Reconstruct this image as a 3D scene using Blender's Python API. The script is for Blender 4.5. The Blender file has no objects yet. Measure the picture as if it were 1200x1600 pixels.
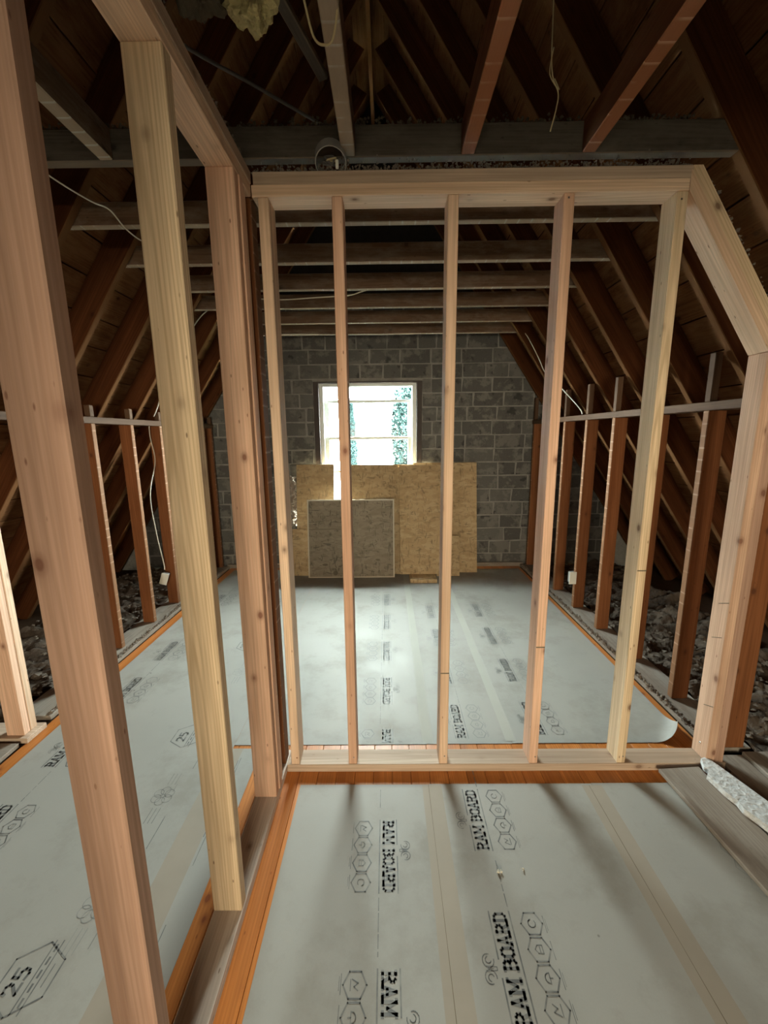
import bpy, bmesh, math, random
from mathutils import Vector, Matrix, noise
random.seed(7)
S = bpy.context.scene
COL = S.collection

# ------------------------------------------------------------------ camera
cam_d = bpy.data.cameras.new('camera'); cam = bpy.data.objects.new('camera', cam_d); COL.objects.link(cam)
cam_d.sensor_fit = 'HORIZONTAL'; cam_d.sensor_width = 36.0; cam_d.lens = 19.2
cam_d.clip_start = 0.02; cam_d.clip_end = 300
PITCH, ROLL, YAW, CAM_H = math.radians(10.6), math.radians(0.63), -0.0083, 1.49
fw = Vector((math.sin(YAW)*math.cos(PITCH), math.cos(YAW)*math.cos(PITCH), -math.sin(PITCH)))
r0 = fw.cross(Vector((0, 0, 1))).normalized(); u0 = r0.cross(fw)
cr, sr = math.cos(ROLL), math.sin(ROLL)
rv = cr*r0 - sr*u0; uv = cr*u0 + sr*r0
cm = Matrix((rv, uv, -fw)).transposed().to_4x4(); cm.translation = (0, 0, CAM_H)
cam.matrix_world = cm
S.camera = cam

# ------------------------------------------------------------------ light
W = bpy.data.worlds.new('sky'); S.world = W; W.use_nodes = True
bg = W.node_tree.nodes['Background']
bg.inputs['Color'].default_value = (0.93, 1.0, 1.0, 1); bg.inputs['Strength'].default_value = 98.0
S.view_settings.view_transform = 'Standard'; S.view_settings.look = 'None'
S.view_settings.gamma = 1.0; S.view_settings.use_curve_mapping = False
S.view_settings.exposure = 0.72
S.cycles.max_bounces = 12; S.cycles.diffuse_bounces = 8; S.cycles.transparent_max_bounces = 12

def portal(name, loc, rx, sx, sy):
    l = bpy.data.lights.new(name, 'AREA'); l.shape = 'RECTANGLE'; l.size = sx; l.size_y = sy
    l.cycles.is_portal = True
    o = bpy.data.objects.new(name, l); COL.objects.link(o); o.location = loc; o.rotation_euler = (rx, 0, 0)
portal('window_daylight', (-0.2, 4.80, 1.40), -math.pi/2, 1.06, 1.32)      # faces -Y into the attic
REARW = (-0.75, 0.75, 0.55, 1.75)                                            # rear gable window opening
portal('rear_window_daylight', ((REARW[0]+REARW[1])/2, -2.74, (REARW[2]+REARW[3])/2), math.pi/2, REARW[1]-REARW[0], REARW[3]-REARW[2])

# ------------------------------------------------------------------ materials
def newmat(name):
    m = bpy.data.materials.new(name); m.use_nodes = True
    nt = m.node_tree; nt.nodes.clear()
    out = nt.nodes.new('ShaderNodeOutputMaterial'); b = nt.nodes.new('ShaderNodeBsdfPrincipled')
    nt.links.new(b.outputs[0], out.inputs[0])
    return m, nt, b
def N(nt, t, **k):
    n = nt.nodes.new(t)
    for a, v in k.items():
        if a.startswith('i_'): n.inputs[a[2:].replace('_', ' ')].default_value = v
        else: setattr(n, a, v)
    return n
def L(nt, a, b): nt.links.new(a, b)
def ramp(nt, src, stops, interp='LINEAR'):
    r = nt.nodes.new('ShaderNodeValToRGB'); r.color_ramp.interpolation = interp
    e = r.color_ramp.elements
    while len(e) < len(stops): e.new(0.5)
    for i, (p, c) in enumerate(stops):
        e[i].position = p; e[i].color = (*c, 1) if len(c) == 3 else c
    L(nt, src, r.inputs[0]); return r
def mixc(nt, fac, a, b, mode='MIX'):
    m = nt.nodes.new('ShaderNodeMix'); m.data_type = 'RGBA'; m.blend_type = mode
    for s, v in ((0, fac), (6, a), (7, b)):
        if isinstance(v, (int, float)): m.inputs[s].default_value = v
        elif isinstance(v, tuple): m.inputs[s].default_value = (*v, 1) if len(v) == 3 else v
        else: L(nt, v, m.inputs[s])
    return m.outputs[2]
def math_(nt, op, a, b=None):
    m = nt.nodes.new('ShaderNodeMath'); m.operation = op
    for i, v in enumerate((a, b)):
        if v is None: continue
        if isinstance(v, (int, float)): m.inputs[i].default_value = v
        else: L(nt, v, m.inputs[i])
    return m.outputs[0]
def coords(nt, scale=(1, 1, 1), rnd=True):
    """object coordinates, shifted per object so that no two boards share their grain"""
    tc = N(nt, 'ShaderNodeTexCoord'); src = tc.outputs['Object']; oi = N(nt, 'ShaderNodeObjectInfo')
    if rnd:
        cmb = N(nt, 'ShaderNodeCombineXYZ')
        for i, k in enumerate((3.1, 5.7, 41.0)): L(nt, math_(nt, 'MULTIPLY', oi.outputs['Random'], k), cmb.inputs[i])
        ad = N(nt, 'ShaderNodeVectorMath', operation='ADD'); L(nt, src, ad.inputs[0]); L(nt, cmb.outputs[0], ad.inputs[1]); src = ad.outputs[0]
    mp = N(nt, 'ShaderNodeMapping'); mp.inputs['Scale'].default_value = scale; L(nt, src, mp.inputs[0])
    return mp.outputs[0], oi, tc
def bump(nt, b, h, s=0.3, d=0.01):
    bp = N(nt, 'ShaderNodeBump'); bp.inputs['Strength'].default_value = s; bp.inputs['Distance'].default_value = d
    L(nt, h, bp.inputs['Height']); L(nt, bp.outputs[0], b.inputs['Normal'])

def wood(name, stops, dark, knot, rough=0.7, grain=0.45, laths=False, dust=None, knots=True, gscale=1.0, spec=0.3, edge=None):
    m, nt, b = newmat(name)
    v, oi, tc = coords(nt, (1, 1, 0.07))
    # growth rings, warped: straight grain on edges and cathedral figures on faces
    n1 = N(nt, 'ShaderNodeTexNoise', i_Scale=9.0, i_Detail=2.0); L(nt, v, n1.inputs['Vector'])
    sc = N(nt, 'ShaderNodeVectorMath', operation='SCALE'); sc.inputs['Scale'].default_value = 0.035; L(nt, n1.outputs['Color'], sc.inputs[0])
    tcr = N(nt, 'ShaderNodeTexCoord'); sr_ = N(nt, 'ShaderNodeSeparateXYZ'); L(nt, tcr.outputs['Object'], sr_.inputs[0])
    cr_ = N(nt, 'ShaderNodeCombineXYZ'); off = math_(nt, 'SUBTRACT', oi.outputs['Random'], 0.5)
    L(nt, math_(nt, 'ADD', sr_.outputs[0], math_(nt, 'ADD', math_(nt, 'MULTIPLY', off, 0.05), math_(nt, 'MULTIPLY', sr_.outputs[2], 0.006))), cr_.inputs[0])
    L(nt, math_(nt, 'ADD', sr_.outputs[1], math_(nt, 'ADD', math_(nt, 'MULTIPLY', sr_.outputs[2], 0.018), 0.035)), cr_.inputs[1])
    L(nt, math_(nt, 'MULTIPLY', sr_.outputs[2], 0.01), cr_.inputs[2])
    ad = N(nt, 'ShaderNodeVectorMath', operation='ADD'); L(nt, cr_.outputs[0], ad.inputs[0]); L(nt, sc.outputs[0], ad.inputs[1])
    wv = N(nt, 'ShaderNodeTexWave', wave_type='RINGS', rings_direction='Z', i_Scale=36.0*gscale, i_Distortion=0.8, i_Detail=2.0)
    L(nt, ad.outputs[0], wv.inputs['Vector'])
    g = ramp(nt, wv.outputs['Fac'], [(0.35, (0, 0, 0)), (0.95, (1, 1, 1))])
    v2, _, _ = coords(nt, (60, 60, 1.6)); n2 = N(nt, 'ShaderNodeTexNoise', i_Scale=1.0, i_Detail=3.0); L(nt, v2, n2.inputs['Vector'])
    v3, _, _ = coords(nt, (5, 5, 1.2)); n3 = N(nt, 'ShaderNodeTexNoise', i_Scale=1.0, i_Detail=3.0); L(nt, v3, n3.inputs['Vector'])
    base = ramp(nt, oi.outputs['Random'], stops).outputs[0]
    blot = ramp(nt, n3.outputs['Fac'], [(0.3, (0.72, 0.70, 0.68)), (0.65, (1.06, 1.06, 1.06))])
    base = mixc(nt, 0.8, base, blot.outputs[0], 'MULTIPLY')
    v7, _, _ = coords(nt, (150, 150, 3.2)); n7 = N(nt, 'ShaderNodeTexNoise', i_Scale=1.0, i_Detail=2.0); L(nt, v7, n7.inputs['Vector'])      # fibres
    base = mixc(nt, 0.85, base, ramp(nt, n7.outputs['Fac'], [(0.32, (0.80, 0.78, 0.76)), (0.62, (1.05, 1.05, 1.05))]).outputs[0], 'MULTIPLY')
    v8, _, _ = coords(nt, (24, 24, 0.55)); n8 = N(nt, 'ShaderNodeTexNoise', i_Scale=1.0, i_Detail=3.0); L(nt, v8, n8.inputs['Vector'])      # long streaks
    base = mixc(nt, 0.9, base, ramp(nt, n8.outputs['Fac'], [(0.34, (0.80, 0.74, 0.70)), (0.56, (1.04, 1.04, 1.04))]).outputs[0], 'MULTIPLY')
    v9, _, _ = coords(nt, (30, 30, 11)); vo9 = N(nt, 'ShaderNodeTexVoronoi', i_Scale=1.0); L(nt, v9, vo9.inputs['Vector'])                 # dents and nail holes
    base = mixc(nt, ramp(nt, vo9.outputs['Distance'], [(0.045, (0.75,)*3), (0.09, (0, 0, 0))]).outputs[0], base, knot)
    fac = math_(nt, 'MULTIPLY', g.outputs[0], math_(nt, 'MULTIPLY', n2.outputs['Fac'], grain*1.6))
    c = mixc(nt, fac, base, dark)
    h = n2.outputs['Fac']
    if knots:
        vk, _, _ = coords(nt, (9.0, 9.0, 6.0))
        vo = N(nt, 'ShaderNodeTexVoronoi', i_Scale=1.0); L(nt, vk, vo.inputs['Vector'])
        k = ramp(nt, vo.outputs['Distance'], [(0.06, (1, 1, 1)), (0.085, (0.55, 0.55, 0.55)), (0.15, (0.12, 0.12, 0.12)), (0.24, (0, 0, 0))])
        c = mixc(nt, math_(nt, 'MULTIPLY', k.outputs[0], 0.85), c, knot)
    if edge:    # narrow faces paler: plaster stain on joists and studs, painted edge light on rafters
        ab = N(nt, 'ShaderNodeVectorMath', operation='ABSOLUTE'); L(nt, tc.outputs['Normal'], ab.inputs[0]); sx_ = N(nt, 'ShaderNodeSeparateXYZ'); L(nt, ab.outputs[0], sx_.inputs[0])
        c = mixc(nt, math_(nt, 'MULTIPLY', math_(nt, 'GREATER_THAN', sx_.outputs[0], 0.7), 0.7), c, edge)
    if laths:   # pale ghost lines where plaster lath was nailed across the edge
        v5, _, _ = coords(nt, (1, 1, 1)); sx = N(nt, 'ShaderNodeSeparateXYZ'); L(nt, v5, sx.inputs[0])
        fr = math_(nt, 'FRACT', math_(nt, 'MULTIPLY', sx.outputs[2], 17.0))
        lm = ramp(nt, fr, [(0.0, (1, 1, 1)), (0.10, (0.5, 0.5, 0.5)), (0.16, (0, 0, 0))])
        n5 = N(nt, 'ShaderNodeTexNoise', i_Scale=9.0); L(nt, v5, n5.inputs['Vector'])
        lf = math_(nt, 'MULTIPLY', lm.outputs[0], ramp(nt, n5.outputs['Fac'], [(0.42, (0, 0, 0)), (0.6, (0.8, 0.8, 0.8))]).outputs[0])
        ab = N(nt, 'ShaderNodeVectorMath', operation='ABSOLUTE'); L(nt, tc.outputs['Normal'], ab.inputs[0]); sn_ = N(nt, 'ShaderNodeSeparateXYZ'); L(nt, ab.outputs[0], sn_.inputs[0])
        c = mixc(nt, math_(nt, 'MULTIPLY', lf, math_(nt, 'GREATER_THAN', sn_.outputs[0], 0.7)), c, tuple(min(0.55, 0.10+x*1.6) for x in (edge or stops[0][1])))
    if dust:
        v6, _, _ = coords(nt, (14, 14, 5)); n6 = N(nt, 'ShaderNodeTexNoise', i_Scale=1.0, i_Detail=5.0, i_Roughness=0.7); L(nt, v6, n6.inputs['Vector'])
        c = mixc(nt, ramp(nt, n6.outputs['Fac'], [(0.45, (0, 0, 0)), (0.7, (0.75, 0.75, 0.75))]).outputs[0], c, dust)
    L(nt, c, b.inputs['Base Color']); b.inputs['Roughness'].default_value = rough; b.inputs['Specular IOR Level'].default_value = spec
    bump(nt, b, h, 0.15, 0.004)
    return m
M = {}
M['new'] = wood('new_lumber', [(0.0, (0.82, 0.58, 0.42)), (1.0, (0.84, 0.64, 0.47))], (0.60, 0.39, 0.25), (0.17, 0.075, 0.04))
M['pink'] = wood('pink_lumber', [(0.0, (0.80, 0.51, 0.365)), (1.0, (0.82, 0.55, 0.395))], (0.60, 0.34, 0.22), (0.20, 0.07, 0.04))
M['halfshade'] = wood('half_shaded_lumber', [(0.0, (0.62, 0.41, 0.29)), (1.0, (0.64, 0.42, 0.30))], (0.46, 0.28, 0.18), (0.17, 0.07, 0.04))  # new lumber toned down, painting in the weaker light on the right post
M['shaded'] = wood('shaded_lumber', [(0.0, (0.45, 0.285, 0.21)), (1.0, (0.47, 0.295, 0.22))], (0.34, 0.20, 0.13), (0.15, 0.06, 0.035))  # new lumber darkened to paint in the dim light on the side studs
M['yellow'] = wood('yellow_lumber', [(0.0, (0.76, 0.59, 0.40)), (1.0, (0.76, 0.59, 0.40))], (0.48, 0.335, 0.195), (0.14, 0.07, 0.04), gscale=1.2, grain=0.65)
M['paleplate'] = wood('grey_plate', [(0.0, (0.62, 0.54, 0.48)), (1.0, (0.64, 0.56, 0.5))], (0.44, 0.37, 0.32), (0.2, 0.14, 0.1))
M['plate'] = wood('weathered_plate', [(0.0, (0.55, 0.42, 0.32)), (1.0, (0.58, 0.45, 0.35))], (0.38, 0.28, 0.2), (0.2, 0.12, 0.08))
M['old'] = wood('old_lumber', [(0.0, (0.22, 0.085, 0.034)), (1.0, (0.26, 0.10, 0.04))], (0.14, 0.05, 0.02), (0.08, 0.03, 0.015), laths=True, spec=0.1, edge=(0.22, 0.12, 0.068))
M['rafter'] = wood('old_rafter', [(0.0, (0.085, 0.03, 0.012)), (1.0, (0.11, 0.04, 0.016))], (0.05, 0.017, 0.007), (0.04, 0.015, 0.008), spec=0.03, rough=0.95, edge=(0.145, 0.07, 0.03))  # edge colour paints in the light along the rafters' lower edges
M['joist'] = wood('dusty_joist', [(0.0, (0.17, 0.105, 0.067)), (1.0, (0.20, 0.125, 0.08))], (0.11, 0.064, 0.038), (0.05, 0.03, 0.018), dust=(0.25, 0.195, 0.15), laths=True, spec=0.1, edge=(0.42, 0.33, 0.245))
M['joistbrown'] = wood('brown_joist', [(0.0, (0.16, 0.062, 0.027)), (1.0, (0.19, 0.075, 0.033))], (0.10, 0.035, 0.015), (0.05, 0.02, 0.01), laths=True, spec=0.1, edge=(0.34, 0.135, 0.062))
M['joistdark'] = wood('grey_joist', [(0.0, (0.085, 0.071, 0.06)), (1.0, (0.095, 0.08, 0.067))], (0.06, 0.049, 0.04), (0.03, 0.025, 0.02), dust=(0.13, 0.114, 0.097), spec=0.1, edge=(0.22, 0.165, 0.12))
M['sheath'] = wood('roof_board', [(0.0, (0.125, 0.053, 0.021)), (0.5, (0.165, 0.075, 0.031)), (1.0, (0.14, 0.06, 0.025))], (0.07, 0.027, 0.01), (0.03, 0.012, 0.006), dust=(0.195, 0.096, 0.043), spec=0.03, rough=0.95)
M['floor'] = wood('varnished_pine', [(0.0, (0.56, 0.20, 0.045)), (1.0, (0.60, 0.225, 0.055))], (0.42, 0.13, 0.03), (0.2, 0.05, 0.015), rough=0.4)
M['greyboard'] = wood('grey_painted_board', [(0.0, (0.26, 0.22, 0.185)), (1.0, (0.29, 0.25, 0.21))], (0.19, 0.155, 0.13), (0.12, 0.1, 0.08), dust=(0.33, 0.295, 0.255))
M['ledge'] = wood('old_ledger', [(0.0, (0.115, 0.066, 0.04)), (1.0, (0.135, 0.078, 0.047))], (0.08, 0.043, 0.025), (0.08, 0.04, 0.02), spec=0.1)
M['sill'] = wood('wooden_bar', [(0.0, (0.55, 0.32, 0.16)), (1.0, (0.6, 0.35, 0.18))], (0.4, 0.2, 0.09), (0.2, 0.1, 0.05))

def plain(name, col, rough=0.8, var=0.25, scale=20, metal=0, bumps=0.0, bscale=None, rnd=0.0, spec=0.4):
    m, nt, b = newmat(name); v, oi, tc = coords(nt)
    n = N(nt, 'ShaderNodeTexNoise', i_Scale=scale, i_Detail=5.0, i_Roughness=0.6); L(nt, v, n.inputs['Vector'])
    c = mixc(nt, n.outputs['Fac'], tuple(x*(1-var) for x in col), tuple(min(1, x*(1+var)) for x in col))
    if rnd: c = mixc(nt, 1.0, c, ramp(nt, oi.outputs['Random'], [(0, (1-rnd,)*3), (1, (1+rnd,)*3)]).outputs[0], 'MULTIPLY')
    L(nt, c, b.inputs['Base Color']); b.inputs['Roughness'].default_value = rough; b.inputs['Metallic'].default_value = metal; b.inputs['Specular IOR Level'].default_value = spec
    if bumps:
        n2 = N(nt, 'ShaderNodeTexNoise', i_Scale=bscale or scale, i_Detail=6.0); L(nt, v, n2.inputs['Vector']); bump(nt, b, n2.outputs['Fac'], bumps, 0.02)
    return m
M['board'] = None
def board_mat():
    m, nt, b = newmat('floor_protection_board'); v, oi, tc = coords(nt)
    n = N(nt, 'ShaderNodeTexNoise', i_Scale=1.6, i_Detail=6.0, i_Roughness=0.62); L(nt, v, n.inputs['Vector'])
    c = mixc(nt, n.outputs['Fac'], (0.288, 0.280, 0.257), (0.378, 0.366, 0.337))
    n2 = N(nt, 'ShaderNodeTexNoise', i_Scale=260.0, i_Detail=2.0); L(nt, v, n2.inputs['Vector'])
    c = mixc(nt, math_(nt, 'MULTIPLY', n2.outputs['Fac'], 0.25), c, (0.26, 0.25, 0.225))
    n3 = N(nt, 'ShaderNodeTexNoise', i_Scale=3.5, i_Detail=7.0, i_Roughness=0.68); L(nt, v, n3.inputs['Vector'])   # scuffs and footprints
    c = mixc(nt, ramp(nt, n3.outputs['Fac'], [(0.5, (0, 0, 0)), (0.66, (0.6, 0.6, 0.6))]).outputs[0], c, (0.24, 0.222, 0.192))
    n4 = N(nt, 'ShaderNodeTexVoronoi', i_Scale=5.0); L(nt, v, n4.inputs['Vector'])      # specks of grit
    c = mixc(nt, ramp(nt, n4.outputs['Distance'], [(0.018, (0.8,)*3), (0.03, (0, 0, 0))]).outputs[0], c, (0.1, 0.09, 0.08))
    L(nt, c, b.inputs['Base Color'])
    L(nt, ramp(nt, n3.outputs['Fac'], [(0.3, (0.55,)*3), (0.7, (0.75,)*3)]).outputs[0], b.inputs['Roughness'])
    b.inputs['Specular IOR Level'].default_value = 0.3
    bump(nt, b, n.outputs['Fac'], 0.10, 0.02)
    return m
M['board'] = board_mat()
def ink_mat(name, dark):
    m, nt, b = newmat(name); v, oi, tc = coords(nt)
    n = N(nt, 'ShaderNodeTexNoise', i_Scale=22.0, i_Detail=4.0); L(nt, v, n.inputs['Vector'])
    L(nt, mixc(nt, ramp(nt, n.outputs['Fac'], [(0.4, (0, 0, 0)), (0.68, (0.75,)*3)]).outputs[0], (dark,)*3, (0.27, 0.265, 0.243)), b.inputs['Base Color'])
    b.inputs['Roughness'].default_value = 0.6
    return m
M['ink'] = ink_mat('printed_ink', 0.11)
M['inkpale'] = ink_mat('worn_printed_ink', 0.2)
M['tape'] = plain('paper_tape', (0.32, 0.278, 0.228), 0.7, 0.12, 6, spec=0.2)
M['tapepale'] = plain('pale_tape', (0.37, 0.362, 0.325), 0.75, 0.08, 6, spec=0.2)
M['seam'] = plain('seam_gap', (0.16, 0.13, 0.09), 0.9)
def block_mat():
    m, nt, b = newmat('cinder_block'); v, oi, tc = coords(nt)
    n = N(nt, 'ShaderNodeTexNoise', i_Scale=60.0, i_Detail=4.0, i_Roughness=0.7); L(nt, v, n.inputs['Vector'])
    base = ramp(nt, oi.outputs['Random'], [(0, (0.07, 0.068, 0.064)), (0.5, (0.10, 0.097, 0.09)), (1, (0.14, 0.135, 0.125))]).outputs[0]
    c = mixc(nt, n.outputs['Fac'], base, (0.2, 0.19, 0.175)); c = mixc(nt, 0.55, c, base)
    n2 = N(nt, 'ShaderNodeTexNoise', i_Scale=7.0, i_Detail=5.0, i_Roughness=0.65); L(nt, v, n2.inputs['Vector'])   # mortar smeared over the faces
    c = mixc(nt, ramp(nt, n2.outputs['Fac'], [(0.50, (0, 0, 0)), (0.58, (0.9,)*3)]).outputs[0], c, (0.205, 0.192, 0.175))
    n3 = N(nt, 'ShaderNodeTexNoise', i_Scale=11.0, i_Detail=4.0); L(nt, v, n3.inputs['Vector'])
    c = mixc(nt, ramp(nt, n3.outputs['Fac'], [(0.30, (0.9,)*3), (0.38, (0, 0, 0))]).outputs[0], c, (0.05, 0.047, 0.045))
    L(nt, c, b.inputs['Base Color']); b.inputs['Roughness'].default_value = 0.95
    bump(nt, b, n.outputs['Fac'], 0.6, 0.012)
    return m
M['block'] = block_mat()
M['gableshade'] = plain('shaded_gable', (0.035, 0.03, 0.026), 0.95, 0.3, spec=0.05)  # near-black colour paints in the shade at the top of the gable
M['mortar'] = plain('mortar', (0.30, 0.285, 0.26), 0.95, 0.4, 12, bumps=0.6, bscale=40)
def osb_mat(name, a, b_, c_):
    m, nt, b = newmat(name); v, oi, tc = coords(nt)
    n = N(nt, 'ShaderNodeTexNoise', i_Scale=3.0); L(nt, v, n.inputs['Vector'])
    mx = mixc(nt, 0.12, v, n.outputs['Color'])
    vo = N(nt, 'ShaderNodeTexVoronoi', i_Scale=30.0); mp = N(nt, 'ShaderNodeMapping'); mp.inputs['Scale'].default_value = (0.55, 1, 1.3)
    L(nt, mx, mp.inputs[0]); L(nt, mp.outputs[0], vo.inputs['Vector'])
    sp = N(nt, 'ShaderNodeSeparateColor'); L(nt, vo.outputs['Color'], sp.inputs[0])
    c = ramp(nt, sp.outputs[0], [(0, a), (0.55, b_), (1, c_)]).outputs[0]
    n2 = N(nt, 'ShaderNodeTexNoise', i_Scale=13.0, i_Detail=5.0); L(nt, v, n2.inputs['Vector'])
    c = mixc(nt, ramp(nt, n2.outputs['Fac'], [(0.64, (0, 0, 0)), (0.74, (0.6,)*3)]).outputs[0], c, tuple(x*0.4 for x in a))
    c = mixc(nt, 1.0, c, ramp(nt, oi.outputs['Random'], [(0, (0.84, 0.83, 0.82)), (1, (1.1, 1.09, 1.06))]).outputs[0], 'MULTIPLY')
    for sc3, rot in (((9, 9, 34), 0.5), ((34, 9, 9), -0.4)):      # curled dark strand edges
        mq = N(nt, 'ShaderNodeMapping'); mq.inputs['Scale'].default_value = sc3; mq.inputs['Rotation'].default_value = (0, rot, 0); L(nt, v, mq.inputs[0])
        nq = N(nt, 'ShaderNodeTexNoise', i_Scale=1.0, i_Detail=3.0, i_Distortion=1.6); L(nt, mq.outputs[0], nq.inputs['Vector'])
        c = mixc(nt, ramp(nt, nq.outputs['Fac'], [(0.59, (0, 0, 0)), (0.67, (0.8,)*3)]).outputs[0], c, tuple(x*0.5 for x in a))
    L(nt, c, b.inputs['Base Color']); b.inputs['Roughness'].default_value = 0.7
    bump(nt, b, sp.outputs[1], 0.25, 0.004)
    return m
M['osb'] = osb_mat('osb', (0.46, 0.315, 0.165), (0.53, 0.375, 0.205), (0.58, 0.43, 0.25))
M['panel'] = osb_mat('dark_panel', (0.22, 0.18, 0.13), (0.26, 0.215, 0.16), (0.29, 0.24, 0.18))
M['paleedge'] = plain('raw_edge', (0.60, 0.54, 0.43), 0.7, 0.1)
M['white'] = plain('white_window_paint', (0.80, 0.82, 0.78), 0.4, 0.04)
M['darkwood'] = plain('dark_stained_trim', (0.055, 0.04, 0.035), 0.6, 0.3)
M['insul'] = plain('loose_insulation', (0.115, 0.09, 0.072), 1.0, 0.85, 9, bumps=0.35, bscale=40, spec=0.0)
M['chunk'] = plain('plaster_crumbs', (0.17, 0.14, 0.115), 0.95, 0.6, 30, rnd=0.2, spec=0.1)
M['fuzz'] = plain('dusty_fluff', (0.10, 0.082, 0.06), 1.0, 0.4, 40, spec=0.0)
M['wool'] = plain('yellow_wool', (0.46, 0.40, 0.20), 1.0, 0.45, 26, bumps=0.9, bscale=50)
M['wire'] = plain('cream_cable', (0.62, 0.56, 0.46), 0.6, 0.1)
M['wirey'] = plain('yellowed_cable', (0.45, 0.36, 0.20), 0.6, 0.1)
M['wiredark'] = plain('dark_cable', (0.10, 0.09, 0.085), 0.6, 0.1)
M['metal'] = plain('galvanised_steel', (0.34, 0.32, 0.30), 0.5, 0.3, metal=0.3)
M['plastic'] = plain('white_plastic', (0.78, 0.77, 0.70), 0.5, 0.05)
M['nail'] = plain('bright_nail', (0.85, 0.85, 0.82), 0.25, 0.05, metal=0.9)
M['whitewash'] = plain('flaking_white_paint', (0.60, 0.61, 0.59), 0.7, 0.75, 60, bumps=0.5, bscale=60)
M['paper'] = plain('torn_paper', (0.48, 0.41, 0.34), 0.9, 0.4, 30)
M['siding'] = plain('white_siding', (0.80, 0.81, 0.82), 0.7, 0.05, 3)
M['leafa'] = plain('spruce_green', (0.016, 0.027, 0.026), 0.9, 0.5, 6, spec=0.0)
M['leafb'] = plain('leaf_green', (0.022, 0.036, 0.0335), 0.9, 0.5, 4, spec=0.0)
M['bark'] = plain('bark', (0.012, 0.011, 0.010), 0.9, 0.3, spec=0.0)
M['lawn'] = plain('lawn', (0.02, 0.026, 0.022), 0.9, 0.3, 0.8, spec=0.0)
M['shingle'] = plain('grey_shingle', (0.22, 0.22, 0.23), 0.9, 0.2)
M['glassdark'] = plain('house_glass', (0.2, 0.24, 0.27), 0.1, 0.05)
M['tar'] = plain('rough_underlay', (0.06, 0.035, 0.022), 0.95, 0.3, spec=0.05)
gm = bpy.data.materials.new('window_glass'); gm.use_nodes = True; nt = gm.node_tree; nt.nodes.clear()
o_ = nt.nodes.new('ShaderNodeOutputMaterial'); mx_ = nt.nodes.new('ShaderNodeMixShader'); t_ = nt.nodes.new('ShaderNodeBsdfTransparent'); g_ = nt.nodes.new('ShaderNodeBsdfGlossy')
t_.inputs[0].default_value = (0.93, 0.97, 0.95, 1); g_.inputs['Roughness'].default_value = 0.02; mx_.inputs[0].default_value = 0.004
nt.links.new(t_.outputs[0], mx_.inputs[1]); nt.links.new(g_.outputs[0], mx_.inputs[2]); nt.links.new(mx_.outputs[0], o_.inputs[0]); M['glass'] = gm

fm = bpy.data.materials.new('rear_light_tint'); fm.use_nodes = True; nt = fm.node_tree; nt.nodes.clear()      # tint added to the rear pane to weaken and warm its light
o_ = nt.nodes.new('ShaderNodeOutputMaterial'); t_ = nt.nodes.new('ShaderNodeBsdfTransparent'); t_.inputs[0].default_value = (0.475, 0.43, 0.365, 1)
nt.links.new(t_.outputs[0], o_.inputs[0]); M['reartint'] = fm

# ------------------------------------------------------------------ helpers
def link(name, me, mat, parent=None, loc=None):
    if mat is not None and not me.materials: me.materials.append(M[mat])
    o = bpy.data.objects.new(name, me); COL.objects.link(o)
    if parent is not None: o.parent = parent
    if loc is not None: o.location = loc
    return o
def tag(o, label=None, cat=None, group=None, kind=None):
    if label: o['label'] = label
    if cat: o['category'] = cat
    if group: o['group'] = group
    if kind: o['kind'] = kind
    return o
def empty(name, loc=(0, 0, 0), **k):
    o = bpy.data.objects.new(name, None); COL.objects.link(o); o.location = loc; o.empty_display_size = 0.1
    return tag(o, **k)
def place(o, M4):
    """world matrix M4 under a parent that only has a location"""
    if o.parent: M4 = Matrix.Translation(-o.parent.location) @ M4
    o.matrix_basis = M4
_cache = {}
def boxmesh(w, t, l, mat, bev=0.003):
    key = (round(w, 4), round(t, 4), round(l, 4), mat, bev)
    if key in _cache: return _cache[key]
    bm = bmesh.new(); bmesh.ops.create_cube(bm, size=1.0); bmesh.ops.scale(bm, vec=(w, t, l), verts=bm.verts)
    if bev: bmesh.ops.bevel(bm, geom=list(bm.edges), offset=min(bev, 0.3*min(w, t, l)), segments=1, affect='EDGES')
    me = bpy.data.meshes.new('board'); bm.to_mesh(me); bm.free(); me.materials.append(M[mat]); _cache[key] = me
    return me
def lumber(name, a, b, w, t, wdir, mat, parent=None, bev=0.003):
    """a board from a to b (centre line); w is measured along wdir, t across it; local Z runs along the grain"""
    a, b = Vector(a), Vector(b); z = (b-a); l = z.length; z.normalize()
    x = Vector(wdir); x = (x - z*x.dot(z)).normalized(); y = z.cross(x)
    o = link(name, boxmesh(w, t, l, mat, bev), mat, parent)
    m = Matrix((x, y, z)).transposed().to_4x4(); m.translation = (a+b)/2
    place(o, m); return o
def box(name, x0, x1, y0, y1, z0, z1, mat, parent=None, bev=0.002, grain=None):
    """axis-aligned board; the grain follows the longest side"""
    d = [x1-x0, y1-y0, z1-z0]; c = Vector(((x0+x1)/2, (y0+y1)/2, (z0+z1)/2)); k = d.index(max(d)) if grain is None else grain
    e = Vector((0, 0, 0)); e[k] = d[k]/2; i = (k+1) % 3; j = (k+2) % 3; wd = Vector((0, 0, 0)); wd[i] = 1
    return lumber(name, c-e, c+e, d[i], d[j], wd, mat, parent, bev)
def meshpy(name, verts, faces, mat, parent=None, smooth=False):
    me = bpy.data.meshes.new(name); me.from_pydata([tuple(v) for v in verts], [], faces); me.update()
    if smooth: me.shade_smooth()
    o = link(name, me, mat, parent)
    if parent is not None: o.location = -parent.location
    return o
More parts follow.
